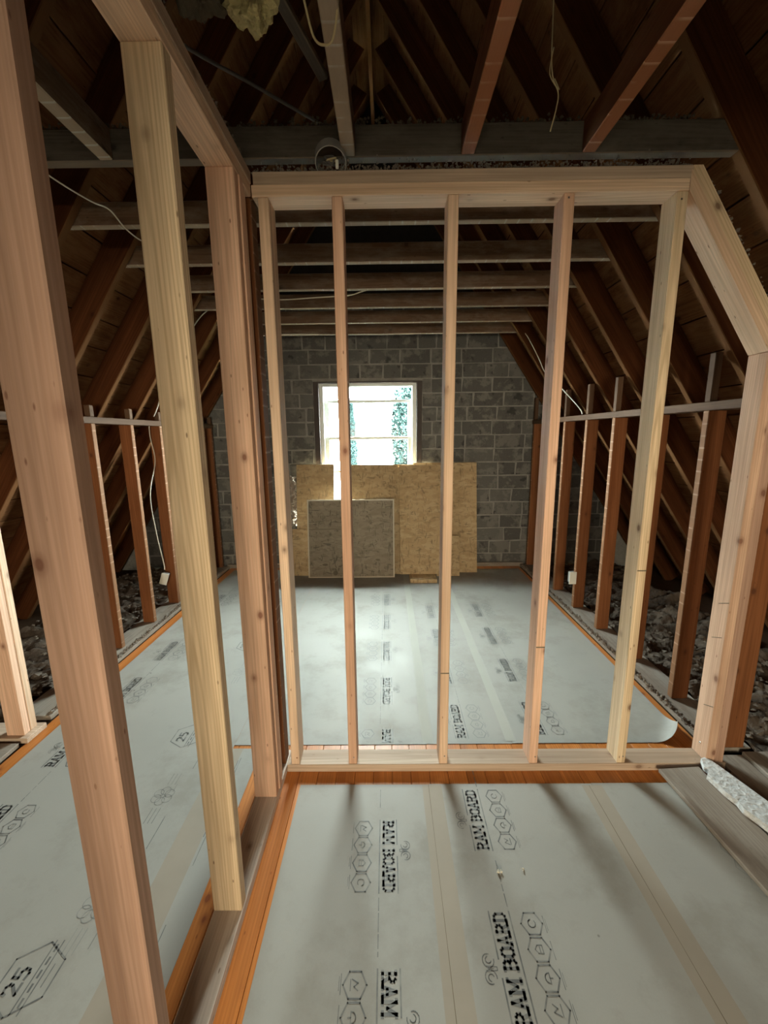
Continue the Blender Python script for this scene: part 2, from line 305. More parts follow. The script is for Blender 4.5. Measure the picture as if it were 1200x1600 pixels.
def prism(name, prof, y0, y1, mat, parent=None, gdir=None):
    """profile in x,z pushed along y; gdir turns the local Z (the grain) along the piece"""
    n = len(prof); vs = [Vector((x, y0, z)) for x, z in prof] + [Vector((x, y1, z)) for x, z in prof]
    fs = [tuple(range(n)), tuple(range(2*n-1, n-1, -1))] + [(i, i+n, (i+1) % n+n, (i+1) % n) for i in range(n)]
    me = bpy.data.meshes.new(name); me.from_pydata(vs, [], fs); me.update()
    bm = bmesh.new(); bm.from_mesh(me); bmesh.ops.recalc_face_normals(bm, faces=bm.faces); bm.to_mesh(me); bm.free()
    o = link(name, me, mat, parent)
    if gdir is not None:
        z = Vector(gdir).normalized(); x = Vector((0, 1, 0)); y = z.cross(x).normalized(); x = y.cross(z)
        m = Matrix((x, y, z)).transposed().to_4x4(); m.translation = sum(vs, Vector())/len(vs)
    else: m = Matrix.Translation(sum(vs, Vector())/len(vs))
    me.transform(m.inverted()); place(o, m); return o
def tubegeo(pts, r, seg=6, vs=None, fs=None):
    vs = [] if vs is None else vs; fs = [] if fs is None else fs
    pts = [Vector(p) for p in pts]; base = len(vs); prev = None
    for i, p in enumerate(pts):
        d = (pts[min(i+1, len(pts)-1)] - pts[max(i-1, 0)]).normalized()
        s = prev if prev is not None else (Vector((0, 0, 1)) if abs(d.z) < 0.9 else Vector((1, 0, 0)))
        s = (s - d*s.dot(d)).normalized(); t = d.cross(s); prev = s
        for k in range(seg):
            a = 2*math.pi*k/seg; vs.append(p + s*math.cos(a)*r + t*math.sin(a)*r)
    for i in range(len(pts)-1):
        for k in range(seg):
            a = base+i*seg+k; b = base+i*seg+(k+1) % seg; fs.append((a, b, b+seg, a+seg))
    fs.append(tuple(base+k for k in range(seg))[::-1]); fs.append(tuple(base+(len(pts)-1)*seg+k for k in range(seg)))
    return vs, fs
def smoothpts(pts, n=6):
    pts = [Vector(p) for p in pts]; out = []
    for i in range(len(pts)-1):
        p0, p1, p2, p3 = pts[max(i-1, 0)], pts[i], pts[i+1], pts[min(i+2, len(pts)-1)]
        for k in range(n):
            t = k/n; out.append(0.5*((2*p1)+(-p0+p2)*t+(2*p0-5*p1+4*p2-p3)*t*t+(-p0+3*p1-3*p2+p3)*t**3))
    out.append(pts[-1]); return out
def cable(name, pts, r, mat, label=None, parent=None, cat='cable'):
    vs, fs = tubegeo(smoothpts(pts), r); o = meshpy(name, vs, fs, mat, parent, True)
    if label: tag(o, label, cat)
    return o
def crumbs(name, n, posf, size, mat, seed=1, parent=None, flat=1.0):
    """loose crumbs: small irregular lumps, joined"""
    rnd = random.Random(seed); vs, fs = [], []
    oct_f = [(0, 2, 4), (2, 1, 4), (1, 3, 4), (3, 0, 4), (2, 0, 5), (1, 2, 5), (3, 1, 5), (0, 3, 5)]
    for _ in range(n):
        p = Vector(posf(rnd)); s = size*rnd.uniform(0.4, 1.5); b = len(vs)
        rot = Matrix.Rotation(rnd.uniform(0, 6.28), 3, Vector((rnd.uniform(-1, 1), rnd.uniform(-1, 1), rnd.uniform(-1, 1)+0.01)))
        for v in ((1, 0, 0), (-1, 0, 0), (0, 1, 0), (0, -1, 0), (0, 0, 1), (0, 0, -1)):
            q = rot @ (Vector(v)*s*rnd.uniform(0.5, 1.2)); q.z *= flat; vs.append(p+q)
        fs += [tuple(b+i for i in f) for f in oct_f]
    return meshpy(name, vs, fs, mat, parent)

# ================================================================== THE SHELL
CX, CZ, SL = -0.10, 2.44, 1.48                 # ridge line, ceiling height, roof slope
HALF = 1.323                                   # half width between the rafters at the ceiling
RIDGE = CZ + SL*HALF
WALL_Y, REAR_Y = 4.55, -2.6
sn, cs = math.sin(math.atan(SL)), math.cos(math.atan(SL))
def roofx(z, side): return CX + side*(HALF + (CZ-z)/SL)         # inner edge of the rafters

# floor: joists' deck below, varnished pine planks on top
floor = empty('floor', (0, 0, 0), kind='structure', label='varnished orange pine floor under the protection boards')
box('subfloor', -3.4, 3.2, REAR_Y, WALL_Y, -0.08, -0.022, 'tar', floor, 0)
x = -1.815
while x < 1.50:
    box('floor_plank', x+0.0007, x+0.0823, REAR_Y+0.01, WALL_Y-0.005, -0.0215, 0.0, 'floor', floor, 0.0012); x += 0.083

# back gable wall of cinder block
WIN = (-0.785, 0.385, 0.73, 2.06)
wb = empty('wall_back', (0, WALL_Y, 0), kind='structure', label='grey cinder block gable wall around the bright window')
e = 0.12
xl = lambda z: roofx(z, -1)-0.25; xr = lambda z: roofx(z, 1)+0.25
zw0, zw1 = WIN[2], WIN[3]
y0, y1 = WALL_Y+0.008, WALL_Y+0.21
prism('mortar_core', [(xl(-.1), -.1), (xr(-.1), -.1), (xr(zw0), zw0), (xl(zw0), zw0)], y0, y1, 'mortar', wb)
prism('mortar_core', [(xl(zw0), zw0), (WIN[0], zw0), (WIN[0], zw1), (xl(zw1), zw1)], y0, y1, 'mortar', wb)
prism('mortar_core', [(WIN[1], zw0), (xr(zw0), zw0), (xr(zw1), zw1), (WIN[1], zw1)], y0, y1, 'mortar', wb)
prism('mortar_core', [(xl(zw1), zw1), (xr(zw1), zw1), (xr(2.84), 2.84), (xl(2.84), 2.84)], y0, y1, 'mortar', wb)
prism('gable_core', [(xl(2.84), 2.84), (xr(2.84), 2.84), (CX+.1, RIDGE+.25), (CX-.1, RIDGE+.25)], y0, y1, 'gableshade', wb)
CH, BL, J = 0.149, 0.325, 0.015
rb = random.Random(3)
def blockmesh(w, h):
    key = ('blk', round(w, 2), round(h, 2), rb.randrange(3))
    if key in _cache: return _cache[key]
    bm = bmesh.new(); bmesh.ops.create_cube(bm, size=1.0); bmesh.ops.scale(bm, vec=(round(w, 2), 0.05, h), verts=bm.verts)
    bmesh.ops.bevel(bm, geom=list(bm.edges), offset=0.005, segments=1, affect='EDGES')
    for v in bm.verts: v.co += Vector((rb.uniform(-.007, .007), rb.uniform(-.003, .003), rb.uniform(-.006, .006)))
    me = bpy.data.meshes.new('block'); bm.to_mesh(me); bm.free(); me.materials.append(M['block']); _cache[key] = me; return me
for r in range(19):
    z0 = r*CH+0.004; z1 = z0+CH-J; zc = (z0+z1)/2
    a, b = max(roofx(zc, -1)-0.1, -2.75), min(roofx(zc, 1)+0.1, 2.55)
    x = a - rb.uniform(0.0, 0.05) - (BL/2 if r % 2 else 0)
    while x < b:
        w = BL if rb.random() < 0.8 else BL*rb.choice((0.6, 0.75)); segs = [(max(x, a), min(x+w-J, b))]
        if z1 > WIN[2]+0.02 and z0 < WIN[3]-0.02:
            out = []
            for p, q in segs:
                if q <= WIN[0] or p >= WIN[1]: out.append((p, q)); continue
                if p < WIN[0]-0.05: out.append((p, WIN[0]-0.004))
                if q > WIN[1]+0.05: out.append((WIN[1]+0.004, q))
            segs = out
        for p, q in segs:
            if q-p > 0.05:
                link('block', blockmesh(q-p, z1-z0), 'block', wb, ((p+q)/2, 0.025+rb.uniform(-.004, .002), zc))
        x += w
# a wooden nailer strip at the foot of the wall
box('base_strip', -1.85, 1.55, 4.515, 4.548, 0.0, 0.045, 'greyboard', wb)

# rear gable wall with its window, behind the camera
wr = empty('wall_rear', (0, REAR_Y, 0), kind='structure', label='rear gable wall with the second window')
a0, a1, b0, b1 = REARW; y0, y1 = REAR_Y-0.2, REAR_Y
prism('wall_core', [(xl(-.1), -.1), (xr(-.1), -.1), (xr(b0), b0), (xl(b0), b0)], y0, y1, 'mortar', wr)
prism('wall_core', [(xl(b0), b0), (a0, b0), (a0, b1), (xl(b1), b1)], y0, y1, 'mortar', wr)
prism('wall_core', [(a1, b0), (xr(b0), b0), (xr(b1), b1), (a1, b1)], y0, y1, 'mortar', wr)
prism('wall_core', [(xl(b1), b1), (xr(b1), b1), (CX+.1, RIDGE+.25), (CX-.1, RIDGE+.25)], y0, y1, 'mortar', wr)
w2 = empty('window_2', (0, REAR_Y-0.1, b0), kind='structure', label='wide rear window behind the viewer')
for x in (a0+0.02, 0.0, a1-0.02): box('jamb', x-0.02, x+0.02, REAR_Y-0.14, REAR_Y-0.06, b0, b1, 'white', w2)
box('pane', a0+0.04, a1-0.04, REAR_Y-0.102, REAR_Y-0.098, b0+0.04, b1-0.04, 'reartint', w2, 0)
for z in (b0+0.02, b1-0.02): box('rail', a0+0.04, a1-0.04, REAR_Y-0.13, REAR_Y-0.07, z-0.02, z+0.02, 'white', w2)

# window in the back wall
w1 = empty('window_1', (-0.2, WALL_Y, WIN[2]), kind='structure', label='white framed window in the block wall, bright daylight outside')
gx0, gx1, gz0, gz1 = -0.725, 0.325, 0.75, 2.055
for s, (p, q) in enumerate(((WIN[0]+.002, gx0), (gx1, WIN[1]-.002))): box('dark_casing', p, q, WALL_Y-0.012, WALL_Y+0.15, WIN[2]+.002, WIN[3]-.002, 'darkwood', w1)
box('dark_casing', gx0, gx1, WALL_Y-0.012, WALL_Y+0.10, gz1-0.012, WIN[3]-.002, 'darkwood', w1)
yf0, yf1 = WALL_Y+0.03, WALL_Y+0.16
box('frame_jamb', gx0+.001, gx0+.042, yf0, yf1, gz0, gz1-.013, 'white', w1); box('frame_jamb', gx1-.042, gx1-.001, yf0, yf1, gz0, gz1-.013, 'white', w1)
box('frame_head', gx0+.042, gx1-.042, yf0, yf1, gz1-.045, gz1-.013, 'white', w1)
box('window_sill', gx0+.001, gx1-.001, WALL_Y-0.005, yf1+.05, gz0-.02, gz0, 'white', w1)
sx0, sx1 = gx0+.044, gx1-.044
def sash(z0, z1, yy, name):
    f = empty(name, (0, yy, z0)); f.parent = w1; f.location = Vector((0, yy, z0))-w1.location
    def b_(nm, X0, X1, Z0, Z1, th=0.03, mt='white'):
        o = link(nm, boxmesh(X1-X0, th, Z1-Z0, mt, 0.003 if mt != 'glass' else 0), mt, f); o.location = ((X0+X1)/2, 0, (Z0+Z1)/2-z0)
    b_('stile', sx0, sx0+.046, z0, z1); b_('stile', sx1-.046, sx1, z0, z1)
    b_('rail', sx0+.046, sx1-.046, z1-.03, z1); b_('rail', sx0+.046, sx1-.046, z0, z0+.03)
    b_('pane', sx0+.03, sx1-.03, z0+.025, z1-.025, 0.004, 'glass')
sash(1.445, 1.875, WALL_Y+0.115, 'upper_sash')
sash(0.752, 1.478, WALL_Y+0.08, 'lower_sash')
o = link('transom_pane', boxmesh(sx1-sx0, .004, 2.01-1.877, 'glass', 0), 'glass', w1); o.location = Vector(((sx0+sx1)/2, WALL_Y+.115, (2.01+1.877)/2))-w1.location
box('stop_bar', sx0+.036, sx1-.036, WALL_Y+0.04, WALL_Y+0.06, 1.085, 1.105, 'sill', w1)

# roof slopes: rafters and sheathing boards
RD = 0.135                                       # rafter depth
rr = random.Random(11)
RAFT_Y = [round(4.50-0.409*i, 3) for i in range(18)]
for side, nm in ((-1, 'roof_left'), (1, 'roof_right')):
    rf = empty(nm, (0, 0, CZ), kind='structure', label='steep %s roof slope of dark boards over rafters' % ('left' if side < 0 else 'right'))
    nrm = Vector((side*sn, 0, cs)); dn = Vector((side*cs, 0, -sn))      # outward normal and down-slope direction
    top = Vector((CX, 0, RIDGE)); slen = (RIDGE+0.05)/sn
    for y in RAFT_Y:
        if y < REAR_Y+0.05: continue
        p = top + nrm*(RD/2); a = p + dn*(RD/2); b = p + dn*slen
        lumber('rafter', (a.x, y, a.z), (b.x, y, b.z), RD, 0.04, nrm, 'rafter', rf)
    d = -0.19
    while d < slen+0.1:
        w = rr.choice((0.18, 0.19, 0.2, 0.21)); th = 0.022+rr.uniform(-.003, .003)
        c = top + dn*(d+w/2) + nrm*(RD+0.003+th/2)
        lumber('sheathing_board', (c.x, REAR_Y+0.01, c.z), (c.x, WALL_Y-0.005, c.z), w-0.006, th, dn, 'sheath', rf, 0.002)
        d += w
    # felt over the boards
    c0 = top + nrm*(RD+0.045) - dn*0.30; c1 = c0 + dn*(slen+0.3)
    lumber('roof_felt', ((c0+c1)/2+Vector((0, REAR_Y-0.2, 0))), ((c0+c1)/2+Vector((0, WALL_Y+0.21, 0))), slen+0.65, 0.012, dn, 'tar', rf, 0)
lumber('ridge_board', (CX, REAR_Y+0.02, RIDGE+0.02), (CX, WALL_Y-0.01, RIDGE+0.02), 0.19, 0.03, (0, 0, 1), 'rafter', rf)

# ceiling: cross joists beyond the partition, lengthwise joists over the viewer
ce = empty('ceiling', (0, 1.6, CZ), kind='structure', label='open ceiling joists stripped of plaster')
jh = 0.098
JY = [1.622, 2.07, 2.487, 2.922, 3.331, 3.731, 4.143]
for i, y in enumerate(JY):
    e_ = 0.0 if i == 0 else 0.13
    rl, rrx = roofx(CZ, -1)-e_, roofx(CZ, 1)+e_
    z = CZ + 0.004*math.sin(i*2.1)
    lumber('joist', (rl, y+0.019, z+jh/2), (rrx, y+0.019, z+jh/2), jh, 0.038, (0, 0, 1), 'joistdark' if i == 0 else 'joist', ce)
for x in (-0.965, -0.122, 0.289, 0.705):
    lumber('joist', (x, REAR_Y+0.05, CZ+jh/2), (x, 1.620, CZ+jh/2), jh, 0.046, (0, 0, 1), 'joistbrown' if x > 0 else 'joist', ce)

# ================================================================== PARTITIONS
PY = 1.60                                        # front face of the partition facing the window
pt = empty('stud_partition', (0.5, PY, 0), label='new lumber stud partition across the room, sloped at its right end', cat='wall frame')
def stud(x0, y0, z0, z1, mat, parent, w=0.089, t=0.038, along='y', name='stud'):
    """upright 2x4: 38 mm face along x when along is y, else 89 mm face along x"""
    if along == 'y': return box(name, x0, x0+t, y0, y0+w, z0, z1, mat, parent, 0.003, 2)
    return box(name, x0, x0+w, y0, y0+t, z0, z1, mat, parent, 0.003, 2)
PX = [(-0.442, 'new'), (-0.184, 'pink'), (0.221, 'new'), (0.623, 'pink'), (1.014, 'yellow')]
for x, m in PX: stud(x, PY, 0.0385, 2.3095, m, pt)
stud(1.41, PY, 0.0385, 1.779, 'halfshade', pt); stud(1.4485, PY, 0.0385, 1.779, 'shaded', pt)
box('bottom_plate', -0.462, 1.50, PY-0.001, PY+0.090, 0.0, 0.038, 'plate', pt)
box('top_plate', -0.462, 1.0525, PY-0.001, PY+0.089, 2.31, 2.3475, 'new', pt)
box('top_plate', -0.455, 1.06, PY, PY+0.089, 2.348, 2.388, 'plate', pt)
prism('sloped_plate', [(1.0535, 2.309), (1.41, 1.78), (1.4555, 1.78), (1.0535, 2.3765)], PY, PY+0.089, 'new', pt, (0.356, 0, -0.53))
prism('sloped_plate', [(1.0535, 2.3775), (1.456, 1.78), (1.502, 1.78), (1.092, 2.3885), (1.0615, 2.3885)], PY+0.002, PY+0.087, 'yellow', pt, (0.356, 0, -0.53))
# pencil marks and nail heads
for x, z in ((1.41, 0.10),):
    box('nail_head', x-0.002, x, PY+0.04, PY+0.049, z, z+0.009, 'nail', pt, 0.001)
for x, z in ((1.02, 2.28), (0.63, 2.29), (-0.17, 0.07), (0.236, 0.075), (0.64, 0.07), (-0.425, 0.07), (1.03, 0.07)):
    box('nail_head', x+.006, x+.0125, PY-0.0012, PY+.0004, z, z+0.0065, 'nail', pt, 0.0004)

for x0, x1, z in ((0.2215, 0.2585, 0.482), (0.6235, 0.660, 0.60), (1.0145, 1.0515, 0.935)):
    box('saw_mark', x0, x1, PY-0.0008, PY+0.001, z, z+0.005, 'seam', pt, 0)
for y_, z in ((PY+0.02, 0.30), (PY+0.03, 0.62), (PY+0.02, 0.78)):
    lumber('pencil_mark', (1.4095, y_-0.015, z+0.012), (1.4095, y_+0.035, z-0.010), 0.0025, 0.0012, (0, 0, 1), 'seam', pt, 0)
LX0, LX1 = -0.553, -0.464                        # the partition on the left, running towards the viewer
lp = empty('stud_partition', (-0.51, 1.0, 0), label='new lumber stud partition at left running towards the viewer', cat='wall frame')
for y, m in ((0.605, 'shaded'), (1.022, 'yellow'), (1.430, 'pink')): stud(LX0, y, 0.0385, 2.3095, m, lp, along='x')
stud(LX0+.004, 1.4685, 0.0385, 2.3095, 'pink', lp, along='x'); stud(LX0, 1.507, 0.0385, 2.3095, 'new', lp, along='x', w=0.086)
stud(LX0, 1.6015, 0.0385, 2.3095, 'old', lp, along='x', w=0.086, t=0.06)  # old wood's dark colour stands in for the shade in this corner gap
stud(LX0, 0.19, 0.0385, 2.3095, 'shaded', lp, along='x')
box('bottom_plate', LX0, LX1+0.001, -0.30, 1.69, 0.0, 0.038, 'paleplate', lp)
box('top_plate', LX0-0.002, LX1, -0.30, 1.60, 2.31, 2.3475, 'new', lp)
box('top_plate', LX0, LX1+0.003, -0.30, 1.60, 2.348, 2.388, 'plate', lp)

# knee walls under the slopes
def kneewall(side, face, ys, z_ledge, label):
    k = empty('knee_wall', (face, 3.0, 0), label=label, cat='wall frame')
    d = 0.089*side; a, b = sorted((face, face+d))
    for y in ys:
        stud(a, y, 0.028, z_ledge, 'old', k, along='x')
        zt = CZ-SL*(abs(face+d*0.35-CX)-HALF)
        stud(a if side > 0 else b-0.036, y+0.002, z_ledge+0.0425, zt-0.01, 'ledge', k, w=0.036, along='x', name='cripple')
    box('top_plate', a-0.004, b, ys[0]-0.30, 4.53, z_ledge+0.0005, z_ledge+0.042, 'ledge', k)
    return k
kr = kneewall(1, 1.575, [1.70, 2.065, 2.475, 2.90, 3.295, 3.70, 4.11, 4.47], 1.592, 'old brown knee wall studs and ledger along the right eave')
kl = kneewall(-1, -1.885, [2.22, 2.66, 3.07, 3.46, 3.87, 4.28, 4.47], 1.585, 'old brown knee wall studs and ledger along the left eave')
box('bottom_plate', 1.512, 1.70, 1.70, 4.51, 0.0005, 0.027, 'greyboard', kr)
box('bottom_plate', -2.02, -1.822, 1.95, 4.51, 0.0005, 0.027, 'greyboard', kl)

# doubled post at far left
cp = empty('corner_post', (-1.87, 1.83, 0), label='doubled new lumber post at the far left edge', cat='post')
stud(-1.918, 1.80, 0.0295, 2.0, 'pink', cp, along='x'); stud(-1.916, 1.8385, 0.0295, 2.0, 'new', cp, along='x')
box('foot_plate', -2.05, -1.80, 1.78, 1.90, 0.001, 0.029, 'plate', cp)

# ================================================================== FLOOR PROTECTION BOARDS AND PRINT
GLY = {
 'R': ([[(.13, 0), (.13, 1)], [(.13, .91), (.42, .91), (.54, .82), (.54, .62), (.42, .52), (.13, .52)], [(.34, .5), (.56, .04)], [(0, .06), (.29, .06)], [(0, .94), (.2, .94)], [(.44, .06), (.68, .06)]], .70),
 'A': ([[(.1, .02), (.34, .98)], [(.34, .98), (.58, .02)], [(.2, .36), (.48, .36)], [(-.02, .06), (.22, .06)], [(.46, .06), (.70, .06)]], .70),
 'M': ([[(.13, 0), (.13, 1)], [(.13, .95), (.41, .35), (.69, .95)], [(.69, 1), (.69, 0)], [(0, .06), (.26, .06)], [(.56, .06), (.82, .06)], [(0, .94), (.16, .94)], [(.66, .94), (.82, .94)]], .84),
 'B': ([[(.13, 0), (.13, 1)], [(.13, .91), (.42, .91), (.53, .82), (.53, .62), (.44, .53), (.13, .53)], [(.44, .53), (.57, .42), (.57, .18), (.44, .09), (.13, .09)], [(0, .06), (.2, .06)], [(0, .94), (.2, .94)]], .68),
 'O': ([[(.22, .09), (.1, .22), (.1, .78), (.22, .91), (.44, .91), (.56, .78), (.56, .22), (.44, .09), (.22, .09)]], .67),
 'D': ([[(.13, 0), (.13, 1)], [(.13, .91), (.42, .91), (.56, .76), (.56, .24), (.42, .09), (.13, .09)], [(0, .06), (.2, .06)], [(0, .94), (.2, .94)]], .68),
 ' ': ([], .36),
 '2': ([[(.08, .72), (.16, .9), (.42, .92), (.54, .78), (.5, .58), (.1, .1), (.58, .1)]], .7),
 '5': ([[(.54, .92), (.14, .92), (.12, .56), (.4, .58), (.55, .42), (.5, .16), (.34, .08), (.08, .14)]], .7),
}
def seg2(out, a, b, th, ext=True):
    ax, ay = a; bx, by = b; dx, dy = bx-ax, by-ay; l = math.hypot(dx, dy)
    if l < 1e-6: return
    dx /= l; dy /= l; k = th*0.35 if ext else 0; nx, ny = -dy*th/2, dx*th/2
    ax -= dx*k; ay -= dy*k; bx += dx*k; by += dy*k
    out.append([(ax+nx, ay+ny), (bx+nx, by+ny), (bx-nx, by-ny), (ax-nx, ay-ny)])
def poly2(out, pts, th, closed=False):
    pts = list(pts) + ([pts[0]] if closed else [])
    for a, b in zip(pts, pts[1:]): seg2(out, a, b, th)
def text2(out, s, u, v, h, th, wscale=1.0):
    for ch in s:
        st, adv = GLY[ch]
        for pl in st: poly2(out, [(u+x*h*wscale, v+y*h) for x, y in pl], th)
        u += adv*h*wscale
    return u
def hex2(out, cu, cv, r, th, sq=1.0, rot=0):
    poly2(out, [(cu+sq*r*math.cos(rot+i*math.pi/3), cv+r*math.sin(rot+i*math.pi/3)) for i in range(6)], th, True)
def arc2(out, cu, cv, r, a0, a1, th, n=10, grow=0.0):
    poly2(out, [(cu+(r+grow*i/n)*math.cos(a0+(a1-a0)*i/n), cv+(r+grow*i/n)*math.sin(a0+(a1-a0)*i/n)) for i in range(n+1)], th)
def logo_block(seed=0):
    """RAM BOARD between rules, four hexagon icons below, ram's head emblem above, dashed trailing rule"""
    o = []; rnd = random.Random(seed)
    W_ = 0.262
    natural = sum(GLY[c][1] for c in 'RAM BOARD')*0.042
    text2(o, 'RAM BOARD', 0.004, 0.006, 0.042, 0.0078, (W_-0.006)/natural)
    seg2(o, (0, -0.006), (W_, -0.006), 0.0044); seg2(o, (0, 0.058), (0.098, 0.058), 0.0044); seg2(o, (0.142, 0.058), (W_, 0.058), 0.0044)
    for i in range(4):
        cu, cv = 0.034+i*0.065, -0.068; hex2(o, cu, cv, 0.033, 0.0042, 1.0, math.pi/6)
        k = i % 4
        if k == 0: poly2(o, [(cu-.012, cv-.008), (cu-.004, cv+.009), (cu+.004, cv-.002), (cu+.012, cv+.009)], 0.0028); seg2(o, (cu-.012, cv-.012), (cu+.012, cv-.012), 0.0026)
        if k == 1: arc2(o, cu, cv-.004, 0.011, 0, math.pi, 0.0028); seg2(o, (cu-.012, cv-.006), (cu+.012, cv-.006), 0.0028); seg2(o, (cu, cv-.006), (cu, cv-.014), 0.0026)
        if k == 2: poly2(o, [(cu-.010, cv-.010), (cu-.010, cv+.004), (cu, cv+.012), (cu+.010, cv+.004), (cu+.010, cv-.010)], 0.0028, True); seg2(o, (cu-.006, cv-.002), (cu+.006, cv-.002), 0.0024)
        if k == 3: arc2(o, cu, cv, 0.011, 0.4, 5.4, 0.0028); seg2(o, (cu+.011, cv+.002), (cu+.006, cv+.010), 0.0026)
        seg2(o, (cu-.024, -0.107), (cu+.020, -0.107), 0.0022)
        if rnd.random() < 0.6: seg2(o, (cu-.018, -0.112), (cu+.012, -0.112), 0.0016)
    cu, cv = 0.12, 0.073                                  # emblem: two curled horns and a muzzle
    for s in (-1, 1):
        arc2(o, cu+s*0.019, cv+0.016, 0.015, math.pi/2-s*1.9, math.pi/2+s*(-1.9+5.0)*-1 if False else math.pi/2-s*1.9+s*5.2, 0.0024, 14, 0.002)
        arc2(o, cu+s*0.020, cv+0.015, 0.008, math.pi/2-s*1.4, math.pi/2-s*1.4+s*4.2, 0.0022, 10)
        seg2(o, (cu+s*0.006, cv+0.024), (cu+s*0.004, cv-0.004), 0.0022)
    seg2(o, (cu-.004, cv-.006), (cu+.004, cv-.006), 0.0024); seg2(o, (cu, cv+.02), (cu, cv+.004), 0.002)
    u = 0.276
    while u < 0.425:
        l = rnd.uniform(0.012, 0.06); seg2(o, (u, -0.006), (min(u+l, 0.43), -0.006), 0.0030); u += l+rnd.uniform(0.004, 0.012)
    return o
def badge_block():
    """hexagon badge with 25 and a ribbon"""
    o = []; hex2(o, 0, 0, 0.082, 0.0045, 1.0, 0); text2(o, '25', -0.042, 0.004, 0.045, 0.0075, 1.1)
    for v in (-0.012, -0.034): seg2(o, (-0.078, v), (0.086, v), 0.0035)
    for i in range(5): seg2(o, (-0.06+i*0.03, -0.023), (-0.045+i*0.03, -0.023), 0.006)
    seg2(o, (-0.02, -0.05), (0.03, -0.05), 0.003)
    return o
def icon_block():
    """ring cluster with ruled lines on both sides"""
    o = []
    for i in range(6): arc2(o, 0.026*math.cos(i*1.047), 0.026*math.sin(i*1.047), 0.019, 0, 6.283, 0.0016, 12)
    for s in (-1, 1):
        for k, v in enumerate((-0.022, -0.006, 0.010)):
            seg2(o, (s*0.058, v), (s*(0.125 if s < 0 else 0.115), v), 0.0022 if s < 0 else 0.0018)
    seg2(o, (0.02, -0.032), (0.06, -0.032), 0.0016)
    return o
def printed(name, quads, X, Y, sense, parent, z, mat='ink', clip=None, keep=1.0, seed=0):
    """sense 'down': reads from far to near, tops to the right; 'up': reads away from the viewer, tops to the left"""
    vs, fs = [], []; rnd = random.Random(seed)
    for q in quads:
        if rnd.random() > keep: continue
        w = [((X+v, Y-u) if sense == 'down' else (X-v, Y+u)) for u, v in q]
        if clip and any(not (clip[0] < p[0] < clip[1] and clip[2] < p[1] < clip[3]) for p in w): continue
        b = len(vs); vs += [(p[0], p[1], 0) for p in w]; fs.append((b, b+1, b+2, b+3) if True else None)
    if not fs: return None
    me = bpy.data.meshes.new(name); me.from_pydata([(a-X, b-Y, 0) for a, b, _ in vs], [], fs); me.update()
    bm = bmesh.new(); bm.from_mesh(me)
    for f in bm.faces:
        if f.normal.z < 0: f.normal_flip()
    bm.to_mesh(me); bm.free()
    o = link(name, me, mat, parent); o.location = Vector((X, Y, z))-parent.location
    return o
BT = 0.0016                                              # board thickness
def sheet(x0, x1, y0, y1, label, z=0.0004):
    o = box('floor_protection_board', x0, x1, y0, y1, z, z+BT, 'board', None, 0.0004, 1)
    tag(o, label, 'floor board', 'printed floor protection boards')
    # own transform is rotated: parts hang on an Empty-like parent offset, so rebuild it unrotated
    me = o.data.copy(); me.transform(o.matrix_basis.to_3x3().to_4x4()); o.data = me; o.matrix_basis = Matrix.Translation(o.location)
    return o
def tape(parent, x, w, y0, y1, mat='tape', z=0.0022, slit=True, dx=0.0):
    n = 14; vs, fs = [], []; rnd = random.Random(int(x*1000)+5)
    for i in range(n+1):
        y = y0+(y1-y0)*i/n; xx = x+dx*i/n; j = rnd.uniform(-.003, .003)
        vs += [(xx-w/2+j, y, 0), (xx+w/2+j, y, 0)]
        if i: b = 2*i; fs.append((b-2, b-1, b+1, b))
    o = meshpy('seam_tape', [(a, b, z) for a, b, _ in vs], fs, mat, parent)
    if slit:
        vs = [(x-0.012+dx*i/n+rnd.uniform(-.001, .001)+s*0.0011, y0+(y1-y0)*i/n, z+0.0003) for i in range(n+1) for s in (-1, 1)]
        meshpy('seam_line', vs, [(2*i, 2*i+1, 2*i+3, 2*i+2) for i in range(n)], 'seam', parent)
    return o
ZP = 0.0024
s1 = sheet(-0.388, 0.168, REAR_Y+0.15, 1.528, 'grey printed floor board in the foreground beside the left partition')
s2 = sheet(0.169, 0.868, REAR_Y+0.15, 1.530, 'grey printed floor board in the middle of the foreground, between two tape seams')
s3 = sheet(0.869, 1.43, REAR_Y+0.15, 1.532, 'grey floor board in the right foreground beside the debris boards')
tape(s2, 0.178, 0.082, REAR_Y+0.16, 1.525); tape(s3, 0.868, 0.085, REAR_Y+0.16, 1.52, dx=0.0)
for i, y in enumerate((1.361, 0.903, 0.447)): printed('printed_logo', logo_block(i), -0.034, y, 'down', s1, ZP)
seg = []; seg2(seg, (0.0, -0.006), (0.085, -0.006), 0.003); printed('printed_rule', seg, -0.034, 1.50, 'down', s1, ZP)
for i, y in enumerate((1.239, 0.784, 0.33)): printed('printed_logo', logo_block(10+i), 0.366, y, 'up', s2, ZP)
for i, y in enumerate((1.08, 0.62)):
    seg = []; seg2(seg, (0, 0), (0.25, 0), 0.004); seg2(seg, (0.06, -0.064), (0.23, -0.064), 0.003)
    for k in range(4): hex2(seg, 0.034+k*0.065, -0.13, 0.03, 0.0022, 1.0, math.pi/6)
    printed('printed_rule', seg, 1.10, y, 'up', s3, ZP, 'inkpale', keep=0.7, seed=i)

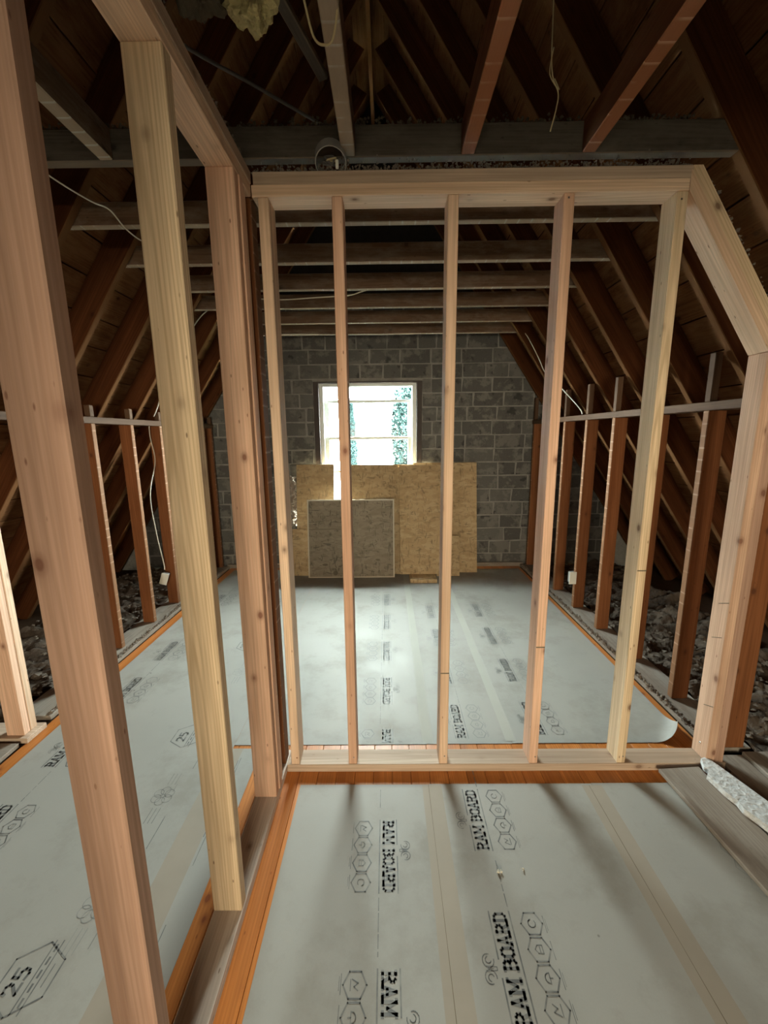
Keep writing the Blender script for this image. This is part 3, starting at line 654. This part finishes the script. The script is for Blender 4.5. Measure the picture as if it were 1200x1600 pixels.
l1 = sheet(-1.745, -0.762, REAR_Y+0.15, 4.44, 'long grey printed floor board along the left knee wall')
l2 = sheet(-0.761, -0.622, REAR_Y+0.15, 1.74, 'narrow grey floor board strip left of the left partition plate')
tape(l2, -0.762, 0.10, REAR_Y+0.16, 1.74, 'tape', slit=False)
for i, y in enumerate((0.72, 1.175, 1.63, 2.085, 2.54, 2.995, 3.45)): printed('printed_logo', logo_block(30+i), -1.549, y, 'up', l1, ZP)
for i, y in enumerate((0.885, 1.83, 2.74, 3.6)): printed('printed_badge', badge_block(), -1.02, y, 'up', l1, ZP)
for i, y in enumerate((1.06, 1.475, 1.96, 2.4, 2.86)): printed('printed_icon', icon_block(), -0.96, y, 'up', l1, ZP, 'inkpale' if i != 1 else 'ink')
for i, y in enumerate((0.95, 1.25, 1.62)):
    seg = []; seg2(seg, (0, 0), (0.13, 0), 0.003); printed('printed_rule', seg, -0.90, y, 'up', l1, ZP)
    seg = []; seg2(seg, (0, 0), (0.12, 0), 0.0026); printed('printed_rule', seg, -0.70, y-0.06, 'up', l2, ZP)
seg = []; hex2(seg, 0, 0, 0.05, 0.0032); printed('printed_badge', seg, -0.665, 1.32, 'up', l2, ZP, clip=(-.71, -.625, 1, 1.7))
seg = []; hex2(seg, 0, 0, 0.05, 0.0032); printed('printed_badge', seg, -0.665, 1.64, 'up', l2, ZP, clip=(-.71, -.625, 1, 1.73))

f1 = sheet(-0.761, 0.185, 1.762, 4.42, 'grey printed floor board in the far room under the window')
f2 = sheet(0.186, 0.60, 1.764, 4.42, 'grey printed floor board in the middle of the far room')
tape(f2, 0.190, 0.055, 1.77, 4.40, 'tapepale', slit=False)
for i, y in enumerate((1.87, 2.325, 2.78, 3.235, 3.69)): printed('printed_logo', logo_block(40+i), -0.042, y, 'down', f1, ZP, 'inkpale' if i > 1 else 'ink', clip=(-.8, .18, 1.77, 4.4))
for i, y in enumerate((1.80, 2.255, 2.71, 3.165)): printed('printed_logo', logo_block(50+i), 0.388, y, 'up', f2, ZP, 'inkpale', clip=(.2, .59, 1.77, 4.4))
# far right board with its curled-up near corner
NX, NY = 44, 90; vs, fs = [], []
for j in range(NY+1):
    y = 1.766+(4.42-1.766)*(j/NY)**1.6
    for i in range(NX+1):
        x = 0.601+(1.468-0.601)*(1-(1-i/NX)**1.6)
        d = ((x-1.468)*0.80+(1.766-y)*0.60)+0.135            # distance past the fold line, in the corner
        z = 0.0022; px, py = x, y
        if d > 0 and y < 2.2:
            R = 0.075; a = min(d/R, 2.0); z += R*(1-math.cos(a)); sh = d-R*math.sin(a); px -= 0.80*sh; py += 0.60*sh
        vs.append((px, py, z))
fs = [(j*(NX+1)+i, j*(NX+1)+i+1, (j+1)*(NX+1)+i+1, (j+1)*(NX+1)+i) for j in range(NY) for i in range(NX)]
me = bpy.data.meshes.new('curled_board'); me.from_pydata([(a-1.0, b-3.0, c) for a, b, c in vs], [], fs); me.update(); me.shade_smooth()
f3 = link('floor_protection_board', me, 'board', None, (1.0, 3.0, 0)); so = f3.modifiers.new('thick', 'SOLIDIFY'); so.thickness = 0.0014
tag(f3, 'grey floor board along the right knee wall with a curled corner', 'floor board', 'printed floor protection boards')
tape(f3, 0.60, 0.05, 1.78, 4.40, 'tapepale', z=0.003, slit=False)
for i, y in enumerate((1.82, 2.275, 2.73, 3.185)): printed('printed_logo', logo_block(60+i), 0.79, y, 'up', f3, 0.0032, 'inkpale', clip=(.63, 1.45, 1.8, 4.4))
# chips of plaster on the foreground boards
for i, (x, y) in enumerate(((0.375, 1.165), (0.455, 1.17))):
    o = crumbs('plaster_chip', 3, lambda r, x=x, y=y: (x+r.uniform(-.008, .008), y+r.uniform(-.006, .006), 0.006), 0.006, 'paleedge', 70+i)
    tag(o, ('white plaster chip on the printed dashed rule in the foreground', 'white plaster chip beside the dashed rule in the foreground')[i], 'plaster chip')

# ================================================================== SHEETS LEANING ON THE BACK WALL
def leaning(name, x0, x1, z0, z1, yb, yt, th, mat, label, group=None, parent=None):
    """panel standing at yb on the floor (z0) and leaning to yt at its top"""
    l = math.hypot(z1-z0, yt-yb); up = Vector((0, yt-yb, z1-z0)).normalized(); n = Vector((0, -up.z, up.y))
    o = link(name, boxmesh(x1-x0, th, l, mat, 0.001), mat, parent)
    m = Matrix((Vector((1, 0, 0)), Vector((1, 0, 0)).cross(up)*-1, up)).transposed().to_4x4()
    if m.to_3x3().determinant() < 0: m = Matrix((Vector((1, 0, 0)), up.cross(Vector((1, 0, 0))), up)).transposed().to_4x4()
    m.translation = Vector(((x0+x1)/2, (yb+yt)/2, (z0+z1)/2)) - n*0
    place(o, m)
    if label: tag(o, label, 'wood panel', group)
    return o
G = 'oriented strand board sheets leaning on the back wall'
leaning('osb_sheet', -0.985, -0.578, 0.004, 1.185, 4.27, 4.475, 0.012, 'osb', 'narrow strand board sheet leaning below the left side of the window', G)
leaning('osb_sheet', -0.415, 0.30, 0.004, 1.178, 4.265, 4.47, 0.012, 'osb', 'strand board sheet leaning below the middle of the window, behind the dark panel', G)
leaning('osb_sheet', -1.03, -0.60, 0.004, 0.50, 4.235, 4.325, 0.011, 'osb', 'low strand board offcut at the left foot of the back wall', G)
leaning('osb_sheet', 0.28, 0.975, 0.004, 1.19, 4.30, 4.49, 0.012, 'osb', 'rightmost strand board sheet leaning on the block wall, behind another sheet', G)
leaning('osb_sheet', 0.132, 0.635, 0.045, 1.17, 4.135, 4.44, 0.012, 'osb', 'tall strand board sheet in front, standing on a floor scrap', G)
leaning('osb_offcut', 0.52, 0.765, 0.004, 0.42, 4.185, 4.30, 0.012, 'osb', 'small strand board offcut leaning on the rightmost sheet', G)
o = box('wood_scrap', 0.225, 0.50, 3.98, 4.16, 0.003, 0.042, 'osb'); tag(o, 'flat wood scrap on the floor under the tall front sheet', 'wood scrap')
pn = leaning('dark_panel', -0.845, 0.072, 0.004, 0.83, 4.165, 4.26, 0.014, 'panel', 'dark brown panel with pale edging leaning below the window')
hx, hz = (0.072+0.845)/2, math.hypot(0.826, 0.095)/2
def onpanel(name, x0, x1, z0, z1, mat, th=0.004):
    o = link(name, boxmesh(x1-x0, th, z1-z0, mat, 0.0006), mat, pn); o.location = ((x0+x1)/2, ys_*(0.007+th/2-0.001), (z0+z1)/2)
ys_ = -1 if (pn.matrix_basis.to_3x3() @ Vector((0, 1, 0))).y > 0 else 1
onpanel('edge_strip', -hx, hx, hz-0.014, hz, 'paleedge'); onpanel('edge_strip', -hx, -hx+0.014, -hz, hz-.0145, 'paleedge'); onpanel('edge_strip', hx-0.014, hx, -hz, hz-.0145, 'paleedge'); onpanel('edge_strip', -hx+.0145, hx-.0145, -hz, -hz+0.010, 'paleedge')
onpanel('score_line', -hx+.016, -0.02, hz-0.315, hz-0.309, 'seam', 0.0026)
def ondisc(x, z, rx, rz):
    vs = [(x+rx*math.cos(a*math.pi/6), ys_*0.0085, z+rz*math.sin(a*math.pi/6)) for a in range(12)] + [(x+rx*math.cos(a*math.pi/6), ys_*0.006, z+rz*math.sin(a*math.pi/6)) for a in range(12)]
    fs = [tuple(range(12))[::-1 if ys_ < 0 else 1], ] + [(i, (i+1) % 12, (i+1) % 12+12, i+12) for i in range(12)]
    me = bpy.data.meshes.new('hole'); me.from_pydata(vs, [], fs); me.update(); link('knot_hole', me, 'seam', pn)
ondisc(-0.17, -hz+0.05, 0.026, 0.026); ondisc(-0.28, -hz+0.14, 0.03, 0.012); ondisc(0.28, -hz+0.19, 0.025, 0.009)
# torn paper strip hanging beside the sheets
vs, fs = [], []; rp = random.Random(5)
for j in range(26):
    z = 1.06-0.54*j/25; w0 = -1.055+rp.uniform(-.015, .015); w1_ = -0.99+rp.uniform(-.02, .012)
    for i in range(5): vs.append((w0+(w1_-w0)*i/4, 4.40+rp.uniform(-.03, .03), z+rp.uniform(-.012, .012)))
    if j: fs += [((j-1)*5+i, (j-1)*5+i+1, j*5+i+1, j*5+i) for i in range(4)]
o = meshpy('torn_paper', vs, fs, 'paper'); so = o.modifiers.new('t', 'SOLIDIFY'); so.thickness = 0.003
tag(o, 'torn crumpled paper strip hanging at the left of the strand boards', 'torn paper')

# ================================================================== DEBRIS UNDER THE EAVES
def hfield(name, x0, x1, y0, y1, nx, ny, f, mat, label, cat):
    vs = []
    for j in range(ny+1):
        for i in range(nx+1):
            x = x0+(x1-x0)*i/nx; y = y0+(y1-y0)*j/ny; vs.append((x, y, f(x, y)))
    o = meshpy(name, vs, [(j*(nx+1)+i, j*(nx+1)+i+1, (j+1)*(nx+1)+i+1, (j+1)*(nx+1)+i) for j in range(ny) for i in range(nx)], mat)
    tag(o, label, cat, kind='stuff'); return o
def rough(x, y):
    p = Vector((x*4, y*4, 0)); h = noise.fractal(p, 1.0, 2.0, 5)*0.055 + abs(noise.noise(Vector((x*7, y*9, 3))))*0.07 + noise.noise(Vector((x*34, y*34, 1)))*0.008
    return max(-0.018, 0.012+h-0.01)
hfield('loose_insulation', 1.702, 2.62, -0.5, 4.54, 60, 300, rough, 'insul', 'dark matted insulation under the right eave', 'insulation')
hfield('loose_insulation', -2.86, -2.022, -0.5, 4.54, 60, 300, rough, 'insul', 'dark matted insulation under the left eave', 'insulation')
tag(crumbs('rubble', 520, lambda r: (1.72+0.8*r.random()**1.5, r.uniform(1.2, 4.5), 0.045+r.random()*0.03), 0.018, 'chunk', 21, flat=0.45), 'plaster rubble strewn over the insulation under the right eave', 'rubble', kind='stuff')
tag(crumbs('rubble', 520, lambda r: (-2.03-0.8*r.random()**1.5, r.uniform(1.5, 4.5), 0.045+r.random()*0.03), 0.018, 'chunk', 22, flat=0.45), 'plaster rubble strewn over the insulation under the left eave', 'rubble', kind='stuff')
tag(crumbs('plaster_ridge', 700, lambda r: (1.512+abs(r.gauss(0, .010)), r.uniform(1.70, 4.45), 0.026+abs(r.gauss(0, .008))), 0.009, 'chunk', 23), 'broken plaster ridge along the right floor edge', 'rubble', kind='stuff')
tag(crumbs('plaster_ridge', 600, lambda r: (-1.828-abs(r.gauss(0, .010)), r.uniform(1.95, 4.45), 0.024+abs(r.gauss(0, .007))), 0.009, 'chunk', 24), 'broken plaster ridge along the left floor edge', 'rubble', kind='stuff')
tag(crumbs('plaster_ridge', 2600, lambda r: (r.uniform(-.46, 1.06), PY+0.006+abs(r.gauss(0, .03)), 2.390+abs(r.gauss(0, .008))*(1+1.2*math.sin(r.random()*40))), 0.0048, 'chunk', 25), 'crumbled plaster and lath along the top of the partition', 'rubble', kind='stuff')
tag(crumbs('plaster_ridge', 420, lambda r: (LX1-0.002-abs(r.gauss(0, .012)), r.uniform(-.1, 1.6), 2.392+abs(r.gauss(0, .007))), 0.005, 'chunk', 26), 'crumbled plaster along the top of the left partition', 'rubble', kind='stuff')
def slopepos(r):
    t = r.random(); k = abs(r.gauss(0, .012)); return (1.10+t*0.385+0.82*k, PY+0.02+r.random()*0.05, 2.383-t*0.57+0.55*k)
tag(crumbs('plaster_ridge', 500, slopepos, 0.0065, 'chunk', 27), 'flaking plaster along the sloped end of the partition', 'rubble', kind='stuff')
tag(crumbs('dust_fluff', 1500, lambda r: (r.uniform(-1.3, 1.1), 1.63+r.random()*0.03, CZ+jh+abs(r.gauss(0, .010))*(0.4+abs(math.sin(r.random()*9)))), 0.0065, 'fuzz', 28), 'dusty fluff lying on top of the grey cross joist', 'insulation', kind='stuff')
tag(crumbs('floor_grit', 120, lambda r: (r.uniform(1.25, 1.5), r.uniform(1.1, 1.58), 0.026), 0.005, 'tar', 29), 'dark grit scattered on the debris boards at right', 'rubble', kind='stuff')

# flat boards torn up at the right foreground
o = lumber('loose_board', (1.272, 1.575, 0.030), (1.335, 0.62, 0.016), 0.185, 0.018, (1, 0, 0), 'greyboard'); tag(o, 'grey brown loose board lying on the floor boards at right', 'board')
o = lumber('loose_board', (1.565, 1.665, 0.012), (1.56, 0.60, 0.012), 0.12, 0.022, (1, 0, 0), 'greyboard'); tag(o, 'grey loose board lying right of the white one, along the eave', 'board')
o = lumber('loose_board', (1.70, 1.675, 0.020), (1.695, 0.60, 0.020), 0.13, 0.022, (1, 0, 0), 'greyboard'); tag(o, 'outermost grey loose board below the right eave', 'board')
# white flaking plank with a broken end
pl = [(1.352, 1.508), (1.378, 1.535), (1.372, 1.552), (1.395, 1.60), (1.412, 1.606), (1.432, 1.59), (1.60, 0.95), (1.50, 0.90), (1.385, 1.30), (1.368, 1.345), (1.372, 1.38), (1.36, 1.42)]
pl = [(x-0.01, y) for x, y in pl]
vs = [(x, y, 0.043) for x, y in pl] + [(x+0.002, y, 0.061+0.02*(1.6-y)) for x, y in pl]; n = len(pl)
me = bpy.data.meshes.new('white_plank'); me.from_pydata(vs, [], [tuple(range(n)), tuple(range(2*n-1, n-1, -1))]+[(i, i+n, (i+1) % n+n, (i+1) % n) for i in range(n)]); me.update()
bm = bmesh.new(); bm.from_mesh(me); bmesh.ops.recalc_face_normals(bm, faces=bm.faces); bm.to_mesh(me); bm.free()
tag(link('white_plank', me, 'whitewash'), 'broken white painted plank lying on the loose boards at right', 'board')
# grey scrap board at the far left edge of the floor
o = box('loose_board', -2.4, -1.822, 1.40, 1.76, 0.0, 0.022, 'greyboard', None, 0.003, 0); tag(o, 'grey flat board at the far left, before the doubled post', 'board')

# ================================================================== WIRES, BOX, INSULATION CLUMP
jb = empty('junction_box', (-0.182, 1.596, 2.413), label='round steel ceiling box with wires at the top of the partition', cat='junction box')
seg_n = 24; ax = Vector((0.05, -0.50, -0.86)).normalized(); s = Vector((1, 0, 0)); s = (s-ax*s.dot(ax)).normalized(); t = ax.cross(s)
vs, fs = [], []
for k, (rad, dd) in enumerate(((0.0505, 0.0), (0.0535, 0.0), (0.0535, -0.040), (0.0505, -0.040))):
    for i in range(seg_n):
        a = 2*math.pi*i/seg_n; vs.append(s*math.cos(a)*rad+t*math.sin(a)*rad+ax*(dd+0.012))
for k in range(4): fs += [(k*seg_n+i, k*seg_n+(i+1) % seg_n, (k+1) % 4*seg_n+(i+1) % seg_n, (k+1) % 4*seg_n+i) for i in range(seg_n)]
me = bpy.data.meshes.new('box_ring'); me.from_pydata(vs, [], fs); me.update(); link('box_shell', me, 'metal', jb)
for i in range(4):
    r_ = random.Random(i); p = [Vector((r_.uniform(-.03, .03), r_.uniform(-.01, .02), r_.uniform(-.01, .03))) for _ in range(4)]
    v_, f_ = tubegeo(smoothpts(p), 0.003); me = bpy.data.meshes.new('wire'); me.from_pydata(v_, [], f_); me.update(); link('wire', me, 'wiredark' if i else 'wirey', jb)
me = boxmesh(0.010, 0.010, 0.026, 'plastic', 0.002); o = link('wire_nut', me, 'plastic', jb, (0.022, -0.008, -0.014))
# wool clump
def blob(name, c, rx, ry, rz, mat, seed, sub=4, amp=0.5):
    bm = bmesh.new(); bmesh.ops.create_icosphere(bm, subdivisions=sub, radius=1.0)
    for v in bm.verts:
        k = 1+amp*noise.fractal(v.co*1.6+Vector((seed, 0, 0)), 1.0, 2.0, 5)+0.18*noise.noise(v.co*9+Vector((seed, 4, 0)))
        v.co = Vector((v.co.x*rx, v.co.y*ry, v.co.z*rz))*k
    me = bpy.data.meshes.new(name); bm.to_mesh(me); bm.free(); return link(name, me, mat, None, c)
tag(blob('insulation_clump', (-0.31, 1.17, 2.50), 0.05, 0.05, 0.055, 'wool', 2), 'yellow wool insulation clump hanging from the dark ceiling at top', 'insulation')
tag(blob('insulation_clump', (-0.43, 1.16, 2.52), 0.05, 0.05, 0.05, 'fuzz', 9), 'dusty brown wool clump above the left partition plate', 'insulation')
cable('cable', [(-0.70, 1.30, 2.62), (-0.563, 1.432, 2.61), (-0.43, 1.53, 2.60), (-0.304, 1.628, 2.59), (-0.15, 1.75, 2.58)], 0.0055, 'wiredark', 'dark cable crossing the dark ceiling at upper left')
lumber('brace', (-0.30, 1.20, 2.615), (-0.185, 1.50, 2.585), 0.03, 0.02, (1, 0, 0), 'joistdark', ce)
cable('cable', [(-0.19, 1.04, 2.52), (-0.178, 1.10, 2.46), (-0.165, 1.165, 2.425), (-0.14, 1.175, 2.415), (-0.118, 1.163, 2.42), (-0.10, 1.11, 2.45), (-0.095, 1.05, 2.5)], 0.0028, 'wirey', 'yellowed cable loop hanging below the middle joist at top')
cable('cable', [(0.44, 1.30, 2.9), (0.447, 1.30, 2.60), (0.452, 1.30, 2.45), (0.474, 1.305, 2.40), (0.470, 1.30, 2.36), (0.457, 1.30, 2.305)], 0.0018, 'wirey', 'thin wire hanging between the two brown joists')
cable('cable', [(0.455, 1.302, 2.50), (0.448, 1.302, 2.44), (0.476, 1.304, 2.405), (0.462, 1.303, 2.43)], 0.0015, 'wirey', 'short twisted wire end between the two brown joists')
cable('cable', [(-1.25, 1.66, 2.45), (-1.2, 1.741, 2.425), (-1.174, 1.842, 2.425), (-1.175, 1.95, 2.45), (-1.183, 2.075, 2.430), (-1.162, 2.176, 2.42), (-1.13, 2.3, 2.45)], 0.0032, 'wire', 'white cable sagging between the joists at upper left')
cable('cable', [(1.17, 4.36, 2.60), (1.22, 4.24, 2.52), (1.30, 4.078, 2.417), (1.40, 3.97, 2.18), (1.45, 3.90, 2.03), (1.50, 3.63, 1.86), (1.55, 3.40, 1.69), (1.56, 3.36, 1.64)], 0.0045, 'wire', 'cream cable running down the right rafters')
cable('cable', [(-1.0, 3.12, 2.455), (-0.729, 3.099, 2.435), (-0.45, 3.05, 2.432), (-0.25, 3.026, 2.434), (-0.16, 2.965, 2.437), (-0.10, 2.985, 2.46)], 0.0042, 'wire', 'cream cable crossing under the middle ceiling joists')
cable('cable', [(-1.1, 4.11, 2.437), (-0.857, 4.086, 2.434), (-0.4, 4.13, 2.434), (0.106, 4.155, 2.437), (0.3, 4.17, 2.445)], 0.004, 'wire', 'cream cable under the farthest ceiling joist')
cable('cable', [(-1.44, 3.55, 2.50), (-1.5, 3.53, 2.44), (-1.57, 3.50, 2.33), (-1.66, 3.48, 2.18), (-1.78, 3.45, 1.98), (-1.86, 3.43, 1.75), (-1.90, 3.418, 1.66)], 0.0042, 'wire', 'left one of two cream cables running down the left rafters')
cable('cable', [(-1.42, 3.80, 2.55), (-1.52, 3.77, 2.42), (-1.6, 3.755, 2.273), (-1.70, 3.70, 2.09), (-1.79, 3.62, 1.93), (-1.85, 3.541, 1.76), (-1.90, 3.50, 1.67)], 0.0042, 'wire', 'right one of two cream cables running down the left rafters')
cable('cable', [(-1.945, 3.42, 1.62), (-1.955, 3.43, 1.50), (-1.95, 3.455, 1.30), (-1.955, 3.36, 1.10), (-1.955, 3.33, 0.94), (-1.95, 3.36, 0.65), (-1.945, 3.40, 0.42), (-1.945, 3.402, 0.36)], 0.0045, 'wire', 'cream cable hanging between the left knee wall studs')
ob = empty('outlet_box', (-1.95, 3.405, 0.28), label='white outlet box hanging on its cable at the left knee wall', cat='outlet box')
o = link('box_shell', boxmesh(0.05, 0.045, 0.095, 'metal', 0.004), 'metal', ob, (-0.008, 0.012, 0)); o.rotation_euler = (0.1, 0.35, 0.2)
o = link('cover_plate', boxmesh(0.060, 0.008, 0.105, 'plastic', 0.002), 'plastic', ob, (0.0, -0.018, 0)); o.rotation_euler = (0.1, 0.35, 0.2)
ob = empty('outlet_box', (1.545, 3.285, 0.30), label='white outlet box fixed to a right knee wall stud', cat='outlet box')
link('box_shell', boxmesh(0.05, 0.045, 0.09, 'metal', 0.004), 'metal', ob, (0.004, 0.016, 0))
link('cover_plate', boxmesh(0.058, 0.008, 0.105, 'plastic', 0.002), 'plastic', ob, (0.0, -0.012, 0))

# ================================================================== OUTSIDE THE WINDOW
me = bpy.data.meshes.new('ground'); me.from_pydata([(-60, -40, -6), (60, -40, -6), (60, 80, -6), (-60, 80, -6)], [], [(0, 1, 2, 3)]); me.update()
tag(link('ground', me, 'lawn'), 'lawn outside below the window', kind='structure')
hs = empty('neighbour_house', (-5.0, 22, -6), label='white sided house outside the window', cat='house')
box('wall', -10, -0.1, 20, 28, -6, 4.6, 'siding', hs, 0.02, 2)
prism('roof', [(-10.3, 4.6), (-0.1, 4.6), (-5.2, 8.2)], 19.5, 28.5, 'shingle', hs)
for i, z in enumerate([-5.8+0.22*k for k in range(47)]): box('siding_board', -10.01, -0.09, 19.965, 19.999, z, z+0.205, 'siding', hs, 0.008)
for x in (-7.5, -3.6):
    for z in (-4.0, -0.9, 2.2):
        f = box('window', x-0.55, x+0.55, 19.90, 19.964, z-0.8, z+0.8, 'siding', hs, 0.01)
        for q in (-0.39, 0.39):
            p_ = link('pane', boxmesh(0.88, 0.02, 0.66, 'glassdark', 0), 'glassdark', f)
            mw = Matrix.Translation((x, 19.895, z+q)); p_.matrix_basis = (Matrix.Translation(hs.location) @ f.matrix_basis).inverted() @ mw
def tree(loc, h, r, kind, label, n, seed):
    rnd = random.Random(seed); t = empty('tree', loc, label=label, cat='tree', group='trees outside the window')
    vs, fs = tubegeo([Vector((0, 0, 0)), Vector((0.05, 0, h*0.5)), Vector((0, 0.03, h*0.93))], 0.12, 8)
    me = bpy.data.meshes.new('trunk'); me.from_pydata(vs, [], fs); me.update(); link('trunk', me, 'bark', t)
    vs, fs = [], []
    for _ in range(n):
        if kind == 'conifer':
            k = rnd.random()**0.7; z = h*(1-0.92*k); R = r*k*(0.75+0.25*math.sin(z*9)); a = rnd.uniform(0, 6.283); q = R*math.sqrt(rnd.random())
            p = Vector((q*math.cos(a), q*math.sin(a), z-0.25*q))
        else:
            while True:
                d = Vector((rnd.uniform(-1, 1), rnd.uniform(-1, 1), rnd.uniform(-1, 1)))
                if d.length < 1: break
            p = Vector((d.x*r, d.y*r, h*0.56+d.z*h*0.44))
        s_ = rnd.uniform(0.05, 0.11) if kind == 'conifer' else rnd.uniform(0.07, 0.16); u = Vector((rnd.uniform(-1, 1), rnd.uniform(-1, 1), rnd.uniform(-1, 1))).normalized(); w = u.orthogonal().normalized()
        b = len(vs); vs += [p-u*s_, p+w*s_*0.5, p+u*s_, p-w*s_*0.5]; fs.append((b, b+1, b+2, b+3))
    me = bpy.data.meshes.new('foliage'); me.from_pydata(vs, [], fs); me.update(); o = link('foliage', me, 'leafa' if kind == 'conifer' else 'leafb', t); tag(o, kind='stuff')
tree((-1.0, 12, -6), 8.45, 0.85, 'conifer', 'pointed conifer outside, left of the window middle', 30000, 1)
tree((-2.05, 14, -6), 8.1, 0.8, 'conifer', 'shorter pointed conifer outside at the left of the window', 7000, 2)
tree((2.85, 24.2, -6), 13.6, 2.6, 'broad', 'broad leafy tree outside behind the corner of the white house', 42000, 3)
